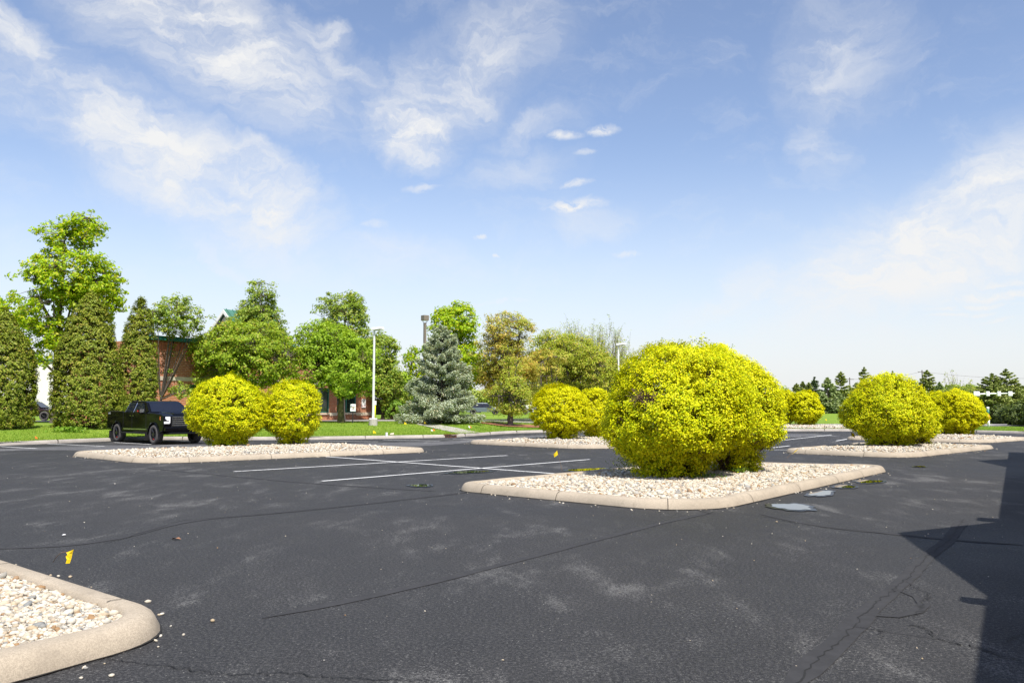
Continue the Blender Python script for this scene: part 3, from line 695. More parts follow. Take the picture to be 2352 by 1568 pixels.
SP = ([0, .08, .14, .20, .28, .38, .56, .70, .82, .91, .96, 1], [.48, .50, .56, .70, .91, 1, 1, .95, .83, .67, .54, .28])
def bush(x, y, z, Rr, H, nleaf, lsz, label, mat='yellow_leaf', peak=0, seed=0, ncl=None, profile=SP, sy=1.0, gaps=.25, bare=None, cat='bush', name='golden_bush', group='golden bushes on the gravel islands', clr=.13, shift=0, shoots=None):
    global rng
    rng = np.random.default_rng(100 + seed)
    root = empty(name, (x, y, z), 0, label, cat, group)
    ncl = ncl or nleaf // 19
    # cluster centres near the surface
    th = rng.uniform(0, 2 * pi, ncl); s = rng.uniform(0, 1, ncl) ** .9; s = .02 + .98 * s
    # area weighting
    keep = rng.uniform(0, 1, ncl) < np.clip(np.interp(s, *profile) + .25, 0, 1); th = th[keep]; s = s[keep]
    dirv = np.stack([np.cos(th), np.sin(th), s * 2.2], 1)
    lump = 1 + .13 * (vnoise(dirv + seed * 7.3, 1.3) - .5) * 2 + .07 * (vnoise(dirv + seed * 3.1, 3.2) - .5) * 2
    rad = np.interp(s, *profile) * Rr * lump
    depth = rng.uniform(0, 1, len(s)) ** 2.2 * .38 * Rr
    rr_ = np.maximum(rad - depth, 0)
    hh = H * (1 + .10 * (vnoise(dirv * .5 + seed, 1.7) - .5) * 2 + peak * np.exp(-((s - 1) / .12) ** 2))
    C = np.stack([rr_ * np.cos(th) + shift * s * s, rr_ * np.sin(th) * sy, s * hh], 1)
    nz = vnoise(C + seed, 2.4); nz2 = vnoise(C + 50 + seed, 5.5)
    nz3 = vnoise(C + 90 + seed, 4.0 if lsz > .07 else 6.5); ok = (nz * .45 + nz2 * .25 + nz3 * .3 > .27 + gaps * .36) | (depth > .16 * Rr) & (rng.uniform(size=len(s)) < .4)
    if bare is not None:
        bd = (np.array(bare[:3]) - C); ok &= ~((np.linalg.norm(bd / np.array(bare[3:6]), axis=1) < 1) & (rng.uniform(size=len(s)) < .62))
    if cat == 'bush': ok &= (s > .14) | (rng.uniform(size=len(s)) < .6)
    C = C[ok]; th = th[ok]; s = s[ok]
    per = max(4, nleaf // max(1, len(C)))
    out = np.stack([np.cos(th), np.sin(th), (s - .45) * 1.6], 1); out /= np.linalg.norm(out, axis=1)[:, None]
    Cr = np.repeat(C, per, 0); O = np.repeat(out, per, 0)
    cr = clr * np.repeat(rng.uniform(.55, 1.25, len(C)), per)
    off = rdir(len(Cr)) * (rng.uniform(0, 1, len(Cr)) ** .5 * cr)[:, None]; off[:, 2] *= .75; off += O * np.abs(off @ np.array([0, 0, 1.]))[:, None] * .35
    P = Cr + off; P[:, 2] = np.maximum(P[:, 2], .03)
    Nn = O * .85 + rdir(len(P)) * .6 + np.array([0, 0, .5])
    if shoots:
        for (ax, ay, az0, az1, sp_) in shoots:
            for q in range(26):
                b_ = np.array([ax, ay, az0]) + rng.normal(0, 1, 3) * np.array([sp_, sp_, .05]); h_ = rng.uniform(.4, 1) * (az1 - az0); m_ = 34
                t_ = rng.uniform(0, 1, m_); Pq = b_ + np.stack([t_ * rng.normal(0, .05) + rng.normal(0, .022, m_), rng.normal(0, .03, m_), t_ * h_], 1)
                P = np.vstack([P, Pq]); Nn = np.vstack([Nn, rdir(m_) + np.array([0, -.4, .4])])
    V, Fq = leaves(P, Nn, lsz * rng.uniform(.6, 1.3, len(P)), .62)
    link('foliage', np_mesh('foliage', V, Fq), M[mat], root)
    segs = []
    for i in range(int(26 if nleaf > 30000 else 12)):
        a = rng.uniform(0, 2 * pi); b0 = np.array([cos(a) * .18 * Rr, sin(a) * .18 * Rr, 0])
        c = C[rng.integers(len(C))] * .96; segs.append((bez(b0, b0 * 2 + np.array([0, 0, c[2] * .5]), c, 7), np.linspace(.028, .006, 7)))
    for i in range(600 if nleaf > 60000 else 120):
        c = C[rng.integers(len(C))]; d = rdir(1)[0] * .25; d[2] = abs(d[2]); segs.append((np.array([c * .82, c * .92 + d * .1, c + d * .12]), np.array([.009, .006, .003])))
    if bare is not None:
        bc = np.array(bare[:3])
        for i in range(260):
            p = bc + rdir(1)[0] * np.array(bare[3:6]) * rng.uniform(0, 1.05); p *= .93; d = rdir(1)[0] * .16; segs.append((np.array([p - d, p + rdir(1)[0] * .02, p + d]), np.array([.007, .006, .003])))
    segs.append((np.array([[0, 0, 0], [0, 0, .1], [0, 0, .2]]), np.array([.2 * Rr, .15 * Rr, .05]))); V, Fq = tubes_np(segs, 4); link('stems', np_mesh('stems', V, Fq, True), M['twig'], root)
    return root

def tree(x, y, z, blobs, ncl, per, lsz, mat, label, trunk=(.16, .06), crown_z=1.5, seed=0, cr=.38, name='tree', group=None, bark='bark', gap=.40, shell=.5, limbs=10, aspect=.6, up=.35, lean=(0, 0), ntw=.6, cat='tree', forks=1, freq=.9):
    """blobs: world ellipsoids (cx,cy,cz,rx,ry,rz)"""
    global rng
    rng = np.random.default_rng(500 + seed)
    root = empty(name, (x, y, z), 0, label, cat, group)
    O = np.array([x, y, z]); Bl = np.array(blobs, float); vol = Bl[:, 3] * Bl[:, 4] * Bl[:, 5]
    bi = rng.choice(len(Bl), ncl * 3, p=vol / vol.sum()); d = rdir(ncl * 3); rr_ = rng.uniform(shell ** 3, 1, ncl * 3) ** (1 / 3)
    lump = 1 + .22 * (vnoise(d * 1.0 + bi[:, None] * 3.7 + seed, 1.6) - .5) * 2
    C = Bl[bi, :3] + d * Bl[bi, 3:6] * (rr_ * lump)[:, None]
    nz = vnoise(C + seed, freq) * .6 + vnoise(C + 31 + seed, freq * 2.3) * .4
    C = C[nz > gap][:ncl]; C = C[C[:, 2] > z + crown_z * .5]; C = C - O
    per_a = per; Cr = np.repeat(C, per_a, 0); crr = cr * np.repeat(rng.uniform(.5, 1.2, len(C)), per_a)
    off = rdir(len(Cr)) * (rng.uniform(0, 1, len(Cr)) ** .45 * crr)[:, None]; off[:, 2] *= .65
    P = Cr + off; cen = Bl[:, :3].mean(0) - O; Ov = Cr - cen; Ov /= np.maximum(np.linalg.norm(Ov, axis=1), .01)[:, None]
    Nn = Ov * .35 + off / np.maximum(crr[:, None], .01) * .5 + rdir(len(P)) * .6 + np.array([0, -.12, up + .1])
    V, Fq = leaves(P, Nn, lsz * rng.uniform(.6, 1.3, len(P)), aspect); link('crown', np_mesh('crown', V, Fq), M[mat], root)
    # trunk and limbs
    segs = []; top = cen + np.array([0, 0, Bl[:, 5].max() * .35]); zt_ = crown_z
    fork = np.array([lean[0] * crown_z, lean[1] * crown_z, crown_z])
    r0, r1 = trunk
    segs.append((bez(np.zeros(3), fork * .5 + rng.normal(0, .03, 3) * np.array([1, 1, 0]), fork, 8), np.linspace(r0, r0 * .72, 8) * np.array([1.35, 1.1, 1, 1, 1, 1, 1, 1.05])))
    nodes = []
    lead = bez(fork, (fork + top) / 2 + rng.normal(0, .15, 3), top, 10); segs.append((lead, np.linspace(r0 * .66, r1 * .5, 10))); nodes += list(lead[2:])
    for i in range(limbs):
        c = C[rng.integers(len(C))]; s0 = lead[rng.integers(0, 6)] if forks == 1 else fork
        midp = s0 * .45 + c * .55 + np.array([0, 0, -.12 * np.linalg.norm(c - s0) + .15]); L = bez(s0, midp, c, 9); segs.append((L, np.linspace(r0 * .42, .018, 9))); nodes += list(L[2:])
    nodes = np.array(nodes)
    idx = rng.permutation(len(C))[:int(len(C) * ntw)]
    for i in idx:
        c = C[i]; j = np.argmin(((nodes - c) ** 2).sum(1)); s0 = nodes[j]; segs.append((bez(s0, (s0 + c) / 2 + rng.normal(0, .08, 3), c, 4), np.linspace(.022, .006, 4) * (1 + r0)))
    V, Fq = tubes_np(segs, 5); link('trunk', np_mesh('trunk', V, Fq, True), M[bark], root)
    return root
def bb(x0, x1, y0, y1, d, ry=None, dd_=0):
    """ellipsoid at real depth d that spans picture columns x0..x1 and rows y0..y1"""
    k_ = F / d; rx = (x1 - x0) / 2 / k_; rz = (y1 - y0) / 2 / k_
    return (at((x0 + x1) / 2, d), d + dd_, zt((y0 + y1) / 2, d), rx, ry or rx, rz)

def conifer(x, y, z, H, Rb, n, mat, label, seed=0, csz=.2, asp=.3, levels=26, droop=.25, name='spruce_tree', group=None, crown0=.05, power=.85, dens=1, bark='bark', cat='tree', up=0.0, sx=1.0, ragged=.25, thin=0):
    global rng
    rng = np.random.default_rng(900 + seed)
    root = empty(name, (x, y, z), 0, label, cat, group)
    P = []; T = []; segs = [(np.array([[0, 0, 0], [0, 0, H * .5], [0, 0, H * .97]]), np.array([.035 * H ** .9 * .6, .02 * H ** .9 * .6, .01]))]
    nb = levels * 9; w = []
    hs = np.sort(rng.uniform(0, 1, nb) ** 1.15); hs = np.round(hs * levels) / levels * .45 + hs * .55
    az_ = rng.uniform(0, 2 * pi, nb)
    lobe = 1 + ragged * (vnoise(np.stack([np.cos(az_) * 1.3, np.sin(az_) * 1.3, hs * 5], 1) + seed, 1.5) - .5) * 2
    L = Rb * (1 - hs) ** power * lobe * rng.uniform(.82, 1.08, nb) + .04 * H * .12
    w = L + .25; w /= w.sum(); cnt = (w * n).astype(int) + 2
    for h, a, l, c in zip(hs, az_, L, cnt):
        zz = H * (crown0 + (1 - crown0) * h); d = np.array([cos(a), sin(a), 0]); pr = np.array([-sin(a), cos(a), 0])
        sl = (.35 * h - droop * (1 - h)) + up
        s = rng.uniform(.1 if l < 1 else .16, 1, c) ** .75
        lat = rng.uniform(-1, 1, c) * (.34 * l * (1.05 - s) + .06)
        bz = zz + sl * s * l + .18 * l * s ** 3 * droop * 3
        p = d * (s * l)[:, None] * np.array([sx, 1, 1]) + pr * lat[:, None]; p[:, 2] = bz + rng.normal(0, .035 + .025 * l, c) - np.abs(lat) * .25
        P.append(p); t_ = d[None] * .8 + pr[None] * np.sign(lat)[:, None] * .5 + rdir(c) * .45; t_[:, 2] += sl * .5 - .05; T.append(t_)
        if thin or l > .5: segs.append((np.array([[0, 0, zz], d * l * .5 * np.array([sx, 1, 1]) + np.array([0, 0, zz + sl * l * .5]), d * l * .95 * np.array([sx, 1, 1]) + np.array([0, 0, zz + sl * l + .1 * l * droop])]), np.array([.022, .015, .006]) * (1 + H * .08)))
    tip = 40; p = np.zeros((tip, 3)); p[:, 2] = H * rng.uniform(.93, 1.02, tip); p[:, :2] = rng.normal(0, .03, (tip, 2)); P.append(p); T.append(rdir(tip) * .4 + np.array([0, 0, 1]))
    P = np.vstack(P); T = np.vstack(T); Nn = rdir(len(P)) * .6 + np.array([0, 0, .8]); P[:, 2] = np.maximum(P[:, 2], .06)
    V, Fq = leaves(P, Nn, csz * rng.uniform(.6, 1.3, len(P)), asp, .1, T); link('crown', np_mesh('crown', V, Fq), M[mat], root)
    V, Fq = tubes_np(segs, 4); link('trunk', np_mesh('trunk', V, Fq, True), M[bark], root); return root

# ------------------------------------------------------------------ golden bushes
GZ = .17
b1 = bush(3.32, 17.25, GZ, 1.42, 2.60, 150000, .046, 'largest golden bush, front half with a bare twiggy patch, on the big gravel island', seed=1, bare=(-.60, -1.0, 1.72, .42, .45, .22), gaps=.40, peak=.05, clr=.14, shift=.35, shoots=[(.62, 0, 2.3, 2.98, .16), (.3, .1, 2.3, 2.8, .2)])
b2 = bush(4.98, 18.7, GZ, 1.17, 2.66, 98000, .046, 'golden bush fused to the right of the largest one, with shoots sticking up on top', seed=2, gaps=.4, peak=.0, clr=.14, shift=-.12, shoots=[(-.30, 0, 2.4, 2.98, .10), (-.05, 0, 2.4, 2.85, .16)])
bush(at(527, 30.2), 30.2, GZ, 1.36, 2.50, 80000, .056, 'broad golden bush touching the front of the black pickup in the view', seed=3, gaps=.25, clr=.13)
bush(at(675, 31.3), 31.3, GZ, 1.09, 2.42, 46000, .056, 'narrower golden bush just right of the broad one beside the pickup', seed=4, gaps=.25, clr=.13)
bush(at(1290, 36.2), 36.2, GZ, 1.27, 2.32, 52000, .066, 'round golden bush on the left of the middle island', mat='yellow_far', seed=5, gaps=.2, clr=.13)
bush(at(1368, 38.6), 38.6, GZ, 1.0, 2.2, 26000, .066, 'golden bush half hidden between the middle bush and the largest bush', mat='yellow_far', seed=6, gaps=.2, clr=.13)
bush(at(2036, 30.3), 30.3, GZ, 1.52, 2.28, 84000, .056, 'golden bush rising to a point, on the right island', seed=7, peak=.16, gaps=.25, clr=.13, shoots=[(.0, 0, 2.1, 2.62, .2), (.1, 0, 2.0, 2.5, .35)])
bush(at(2105, 31.5), 31.5, GZ, .80, 1.75, 18000, .06, 'low golden bush fused to the right flank of the pointed bush', seed=12, gaps=.25, clr=.13)
bush(at(2199, 41.8), 41.8, GZ, 1.17, 2.18, 46000, .072, 'round golden bush nearest the white striped post', mat='yellow_far', seed=8, gaps=.2, clr=.13)
bush(at(2160, 43.4), 43.4, GZ, 1.05, 2.16, 20000, .075, 'golden bush fused to the left of the bush near the striped post', mat='yellow_far', seed=9, gaps=.2, clr=.13)
bush(at(1846, 58.2), 58.2, .2, 1.16, 2.5, 18000, .12, 'small distant golden bush at the lawn edge, right of the largest bush', mat='yellow_far', seed=10, gaps=.15, clr=.15)
bush(at(1800, 59.3), 59.3, .2, .95, 2.55, 10000, .12, 'distant golden bush peeking out behind the largest bush', mat='yellow_far', seed=11, gaps=.15, clr=.15)

# low weeds and suckers at the foot of the biggest bush
def weed(x, y, r, h, n, sz, label, mat='weed', seed=0, z=.14):
    global rng
    rng = np.random.default_rng(1300 + seed)
    P = rng.normal(0, r / 2, (n, 3)); P[:, 2] = rng.uniform(.0, h, n); V, Fq = leaves(P, rdir(n) + np.array([0, 0, .8]), sz * rng.uniform(.6, 1.4, n), .45)
    r_ = empty('weed', (x, y, z), 0, label, 'weed', 'weeds at the foot of the bushes'); link('leaves', np_mesh('leaves', V, Fq), M[mat], r_)
def wpx(px, py): return gp(px, py, .17)
for i, (px, py, r, h, n, mt, lb) in enumerate([(1508, 1093, .2, .18, 160, 'yellow_leaf', 'small yellow sucker at the foot of the largest bush, leftmost'), (1549, 1098, .18, .2, 170, 'yellow_leaf', 'yellow sucker just right of the leftmost one at the bush foot'),
                                             (1600, 1099, .16, .1, 120, 'weed', 'low green weed in the pebbles under the middle of the largest bush'), (1640, 1098, .25, .12, 200, 'weed', 'wider low green weed in pebbles under the largest bush'), (1700, 1087, .22, .16, 220, 'weed', 'pale green weed tuft in pebbles right of the bush foot'),
                                             (1440, 1078, .35, .32, 420, 'arbor', 'dark leafy weed in the shade left of the bush foot'), (1680, 1078, .25, .1, 160, 'weed', 'flat weed by the shadow right of the bush foot')]):
    p = wpx(px, py); weed(p[0], p[1], r, h, n, .05, lb, mt, i)
p = lp(330, 988)
for i, (px, py) in enumerate([(148, 992), (172, 993)]):
    p = lp(px, py); weed(p[0], p[1], .5, .25, 160, .16, ['broad leafed plant at the foot of the tall arborvitae, left', 'broad leafed plant at the foot of the tall arborvitae, right'][i], 'shrub', 20 + i, p[2])

# ------------------------------------------------------------------ trees on the left lawn and behind
def zg(x, y): return float(HZ(x, y))
AP = ([0, .05, .15, .35, .55, .75, .9, .96, 1], [.80, .92, 1.0, .98, .88, .66, .38, .22, .05])
def arbor(px, d, rpx, top, n, label, seed):
    x = at(px, d); z = zg(x, d); H = zt(top, d) - z
    bush(x, d, z, rpx / (F / d), H, n, .095, label, mat='arbor', seed=seed, profile=AP, gaps=.28, name='arborvitae_tree', cat='tree', group='arborvitae trees on the left lawn', clr=.17)
arbor(2, 40.5, 76, 718, 72000, 'arborvitae cut by the left picture edge', 31)
arbor(204, 43.0, 72, 684, 80000, 'tall dense arborvitae left of the black pickup', 32)
arbor(316, 46.0, 45, 690, 42000, 'narrow arborvitae directly behind the black pickup', 33)
arbor(-190, 38.0, 85, 690, 16000, 'arborvitae just outside the left edge, added to darken the pickup reflections', 34)  # this and the later arborvitaes are added out of view to darken pickup reflections
arbor(-420, 35.5, 95, 680, 16000, 'second arborvitae outside the left edge, added to darken the pickup reflections', 35)
arbor(-700, 33.0, 95, 670, 14000, 'third arborvitae outside the left edge, added to darken the pickup reflections', 36)
G_L = 'leafy trees along the brick building'
def T(px, d, *a, **k):
    x = at(px, d); return tree(x, d, zg(x, d), *a, **k)
T(128, 52.5, [bb(80, 215, 484, 600, 52), bb(135, 222, 478, 560, 52.6), bb(45, 245, 560, 700, 52), bb(-35, 130, 612, 830, 51), bb(150, 285, 600, 760, 53), bb(20, 150, 720, 850, 51)], 1050, 26, .20, 'maple', 'tall bright green maple rising above the arborvitaes', trunk=(.22, .09), crown_z=2.2, seed=1, cr=.40, name='maple_tree', group=G_L, gap=.47, shell=.3, limbs=18, lean=(.02, 0), freq=.7)
T(368, 49.0, [bb(330, 460, 675, 780, 49), bb(345, 400, 760, 900, 49), bb(375, 440, 870, 925, 48.6)], 250, 26, .15, 'pear_olive', 'thin crooked tree growing behind the pickup against the brick wall', trunk=(.1, .05), crown_z=1.5, seed=2, cr=.34, name='ornamental_tree', group=G_L, gap=.49, shell=.2, limbs=12, lean=(.05, 0), forks=0, ntw=.8)
T(590, 58.0, [bb(545, 640, 640, 740, 58), bb(520, 665, 700, 830, 58), bb(548, 634, 660, 780, 58.5)], 560, 26, .17, 'pear_olive', 'tall olive green tree peaking left of centre above the roof', trunk=(.15, .06), crown_z=2, seed=3, cr=.4, name='pear_tree', group=G_L, gap=.38, shell=.25, limbs=12)
T(790, 60.0, [bb(722, 850, 668, 790, 60), bb(745, 835, 656, 740, 60), bb(725, 868, 740, 860, 60)], 640, 26, .17, 'pear_olive', 'tall airy olive tree peaking just left of the white light pole', trunk=(.16, .06), crown_z=2, seed=4, cr=.4, name='pear_tree', group=G_L, gap=.40, shell=.25, limbs=14)
T(545, 50.5, [bb(442, 600, 745, 880, 50.5), bb(485, 665, 738, 850, 51), bb(445, 530, 800, 905, 50), bb(540, 690, 770, 900, 50.5), bb(466, 492, 712, 790, 50.5)], 1150, 28, .16, 'pear', 'broad leafy tree spreading above the two round bushes', trunk=(.18, .07), crown_z=1.7, seed=5, cr=.42, name='crabapple_tree', group=G_L, gap=.37, shell=.4, limbs=14, forks=0)
T(785, 53.3, [bb(655, 800, 738, 850, 53), bb(760, 872, 770, 885, 53), bb(660, 780, 800, 905, 52.6), bb(740, 870, 830, 915, 52.6), bb(700, 830, 740, 870, 53.5)], 1100, 28, .16, 'broad', 'broad tree with a mossy forked trunk on the lawn left of the light pole', trunk=(.24, .08), crown_z=1.55, seed=6, cr=.42, name='crabapple_tree', group=G_L, gap=.37, shell=.4, limbs=18, forks=0, bark='bark_moss')
T(880, 64.0, [bb(835, 915, 760, 850, 64), bb(845, 925, 820, 930, 64), bb(860, 940, 860, 945, 65)], 640, 26, .19, 'pear_olive', 'olive tree standing right behind the white light pole', trunk=(.15, .06), crown_z=1.5, seed=7, cr=.45, name='pear_tree', group=G_L, gap=.36, shell=.3)
T(925, 78.0, [bb(895, 960, 850, 940, 78)], 240, 24, .22, 'broad', 'dull green tree filling the gap left of the blue spruce', trunk=(.15, .06), crown_z=1.2, seed=8, cr=.5, group=G_L, gap=.3)
T(1050, 64.0, [bb(990, 1105, 698, 800, 64), bb(1000, 1130, 780, 920, 64), bb(1010, 1070, 690, 760, 64), bb(930, 990, 775, 880, 64.5)], 700, 24, .21, 'maple', 'bright green maple poking up behind the blue spruce', trunk=(.2, .07), crown_z=2, seed=9, cr=.45, name='maple_tree', group=G_L, gap=.42, shell=.3, limbs=14)
T(1172, 60.0, [bb(1105, 1235, 715, 800, 60), bb(1085, 1225, 770, 850, 60), bb(1120, 1290, 830, 880, 60), bb(1160, 1300, 800, 850, 61), bb(1100, 1160, 880, 915, 60), bb(1190, 1290, 880, 915, 60), bb(1085, 1180, 820, 900, 60.5)], 900, 34, .22, 'pine', 'sparse pine with tan and green tufts right of the blue spruce', trunk=(.2, .07), crown_z=2.6, seed=10, cr=.42, name='pine_tree', group='trees right of the blue spruce', gap=.38, shell=.1, limbs=20, aspect=.3, ntw=.8)
T(1172, 54.5, [bb(1120, 1230, 860, 965, 54.5), bb(1150, 1200, 780, 900, 54.5), bb(1140, 1205, 920, 972, 54.2)], 480, 18, .12, 'willow', 'scraggy vine covered stump with tan leaves on a mulch patch', trunk=(.20, .08), crown_z=1.6, seed=11, cr=.4, name='vine_covered_tree', group='trees right of the blue spruce', gap=.40, shell=.1, limbs=14, ntw=1.0)
T(1310, 68.0, [bb(1205, 1330, 752, 900, 68), bb(1290, 1430, 795, 905, 68), bb(1240, 1390, 765, 890, 68), bb(1200, 1300, 800, 900, 67)], 1500, 26, .15, 'willow', 'wide yellow green tree behind the middle golden bushes', trunk=(.2, .07), crown_z=1.8, seed=12, cr=.5, name='hawthorn_tree', group='trees right of the blue spruce', gap=.40, shell=.2, limbs=20, ntw=.8)
# fine upward twigs
def twiggy(px, d, n, H, spread, label, nleaf, seed, mat='willow', sz=.11, base=.35, lean=0):
    global rng
    rng = np.random.default_rng(2000 + seed)
    x = at(px, d); root = empty('twiggy_tree', (x, d, zg(x, d)), 0, label, 'tree', 'trees right of the blue spruce'); segs = []; tips = []
    segs.append((np.array([[0, 0, 0], [0, 0, H * .3]]), np.array([.16, .12])))
    for i in range(n):
        a = rng.uniform(0, 2 * pi); rr_ = spread * sqrt(rng.uniform(0, 1)); h = H * (1 - .45 * (rr_ / spread) ** 2) * rng.uniform(.8, 1.03)
        s0 = np.array([cos(a) * rr_ * .15, sin(a) * rr_ * .15, H * rng.uniform(.15, base)]); e = np.array([cos(a) * rr_ + lean * h / H, sin(a) * rr_, h]); m_ = np.array([e[0] * .75, e[1] * .75, h * .5])
        L = bez(s0, m_, e, 9); L[1:] += rng.normal(0, .06, (8, 3)); segs.append((L, np.linspace(.03, .006, 9)))
        for k_ in range(5):
            j = rng.integers(3, 8); q = L[j]; e2 = q + (L[j] - L[j - 1]) * rng.uniform(.8, 2) + rdir(1)[0] * .35; segs.append((np.array([q, (q + e2) / 2, e2]), np.array([.012, .009, .005]))); tips += [q * .3 + e2 * .7, e2]
        tips += list(L[4:])
    tips = np.array(tips); P = tips[rng.integers(len(tips), size=nleaf)] + rng.normal(0, .12, (nleaf, 3)); V, Fq = leaves(P, rdir(nleaf), sz * rng.uniform(.6, 1.3, nleaf), .5)
    link('crown', np_mesh('crown', V, Fq), M[mat], root); V, Fq = tubes_np(segs, 3); link('trunk', np_mesh('trunk', V, Fq), M['bark'], root)
twiggy(1345, 71, 230, zt(733, 71) - .5, 4.5, 'fine twigged spring tree reaching above the middle golden bushes', 24000, 1)
twiggy(1405, 74, 60, zt(760, 74) - .4, 2.2, 'nearly bare twiggy tree around the thin white lamp pole', 2600, 2, lean=.6)
# blue spruce
d = 53.0; x = at(1014, d); z = zg(x, d)
conifer(x, d, z, zt(750, d) - z, 2.72, 110000, 'spruce', 'large silvery blue spruce with its skirt touching the lawn', 1, .17, .32, levels=22, droop=.12, crown0=.03, power=.60, name='blue_spruce', ragged=.3)
# small bright shrubs
def shrub(px, d, rpx, top, label, n=3500, mat='shrub', sz=.12, seed=0, sy=1.0):
    x = at(px, d); z = zg(x, d); H = zt(top, d) - z
    bush(x, d, z, rpx / (F / d), H, n, sz, label, mat=mat, seed=seed, gaps=.15, name='shrub', cat='shrub', group='low shrubs beyond the lawn', clr=.18, sy=sy, profile=([0, .2, .5, .8, 1], [.3, .75, 1, .75, .1]))
shrub(908, 64, 32, 915, 'small round bright green shrub left of the blue spruce', seed=41)
# ------------------------------------------------------------------ junipers and the far right row
for i, (px, d, rpx, top, lb) in enumerate([(2292, 68, 30, 929, 'low dark juniper right of the striped post'), (2336, 63, 40, 926, 'low dark juniper at the right picture edge'), (2268, 72, 24, 940, 'low dark juniper behind the striped post'), (2385, 60, 45, 921, 'tall dark juniper just outside the right edge')]):
    shrub(px, d, rpx, top, lb, 9000, 'juniper', .14, 50 + i)
G_F = 'distant trees behind the far lawn'
def FC(px, d, top, rpx, mat, label, seed, n=3800, power=.85, base=None, **k):
    x = at(px, d); z = zg(x, d); conifer(x, d, z, zt(top, d) - z, rpx * 1.4 / (F / d), int(n * 2.4), mat, label, seed, .6, .46, levels=14, droop=.10, name='distant_conifer', group=G_F, power=power, **k)
far = [(1829, 188, 882, 16, 'dark_conifer', 'short dark conifer, first of the distant row right of the largest bush'), (1843, 192, 878, 14, 'dark_conifer', 'narrow dark conifer, second of the distant row'), (1857, 190, 880, 16, 'dark_conifer', 'narrow dark conifer, third of the distant row'),
       (1870, 200, 867, 18, 'mid_conifer', 'thin topped grey green conifer left of the pale full spruce'), (1900, 165, 869, 30, 'blue_conifer', 'full pale green spruce standing nearest on the far lawn'), (1931, 190, 855, 26, 'dark_conifer', 'dark steep conifer left of the utility pole'),
       (1966, 195, 880, 26, 'blue_conifer', 'bluish conifer right of the utility pole'), (1985, 205, 845, 24, 'dark_conifer', 'tallest dark spruce over the pointed golden bush shoulder'), (2019, 210, 862, 22, 'dark_conifer', 'dark conifer left of the golden bush peak'),
       (2050, 212, 854, 18, 'dark_conifer', 'conifer tip showing above the golden bush peak'), (2129, 195, 852, 34, 'dark_conifer', 'wide dark spruce between the two right golden bushes'), (2157, 185, 879, 16, 'blue_conifer', 'small pale spruce beside the wide dark spruce'),
       (2278, 190, 859, 44, 'dark_conifer', 'dark spruce behind the traffic signal arm'), (2311, 196, 849, 44, 'dark_conifer', 'tall dark spruce right of the signal arm middle')]
for i, (px, d, top, rp, mt, lb) in enumerate(far): FC(px, d, top, rp, mt, lb, 60 + i, 5200 if rp > 28 else 3200, .8 if rp > 28 else .7)
def FT(px, d, boxes, n, label, seed, mat='far_broad', sz=.5, gap=.33):
    T(px, d, [bb(*b, d) for b in boxes], int(n * 2.2), 18, sz, mat, label, trunk=(.3, .1), crown_z=2.2, seed=seed, cr=1.0, name='distant_tree', group=G_F, gap=gap, shell=.3, limbs=6, ntw=.15, freq=.3)
FT(1801, 200, [(1787, 1816, 888, 945)], 60, 'round dark tree top left of the first distant conifer', 21)
FT(1940, 215, [(1930, 1965, 895, 945), (1915, 1950, 900, 946)], 110, 'olive tree filling the gap under the utility pole', 22)
FT(2085, 220, [(2050, 2115, 868, 935), (2030, 2070, 880, 940), (2000, 2040, 890, 940)], 300, 'rounded green trees behind the pointed golden bush', 23)
FT(2185, 215, [(2150, 2225, 882, 940), (2200, 2255, 880, 940)], 320, 'wide olive tree behind the rounded bush near the striped post', 24, 'pear_olive')
FT(2240, 205, [(2225, 2275, 890, 945)], 130, 'green tree behind the left end of the signal arm', 25)
FT(2352, 200, [(2320, 2400, 893, 945)], 220, 'rounded dark tree at the right picture edge', 26)
FT(1790, 230, [(1750, 1800, 900, 945), (1700, 1760, 905, 945)], 160, 'distant trees hidden mostly by the largest golden bush', 27)
FT(1975, 235, [(1930, 2030, 888, 946), (2010, 2110, 880, 946), (1900, 1960, 893, 946)], 260, 'grey green trees filling low gaps behind the bluish conifer', 34)
FT(2290, 225, [(2240, 2360, 886, 946)], 220, 'dull green trees low behind the two dark spruces by the signal arm', 35)
FT(1500, 190, [(1440, 1560, 892, 946)], 160, 'distant trees straight behind the left half of the largest bush', 36)
FT(1620, 205, [(1550, 1700, 890, 946)], 180, 'distant trees straight behind the right half of the largest bush', 37)
FT(1880, 230, [(1860, 1900, 900, 947), (1820, 1860, 903, 947)], 140, 'olive tree low between the distant conifers', 28, 'pear_olive')
FT(1100, 130, [(1085, 1160, 895, 935), (1010, 1100, 890, 935)], 200, 'dark tree seen under the pine across the road', 29, 'far_broad', .4)
FT(1240, 140, [(1170, 1290, 890, 936), (1290, 1400, 885, 935), (1380, 1450, 890, 940)], 420, 'line of dull trees across the road behind the hawthorn', 30, 'far_broad', .4)
FT(50, 110, [(-40, 90, 840, 950)], 200, 'green tree behind the leftmost arborvitae', 31, 'broad', .35)
twiggy(2190, 190, 46, zt(846, 190), 5.5, 'wide bare limbed tree spreading over the distant row', 500, 3, sz=.35, base=.6)
tw = bpy.data.objects[-1] if False else None
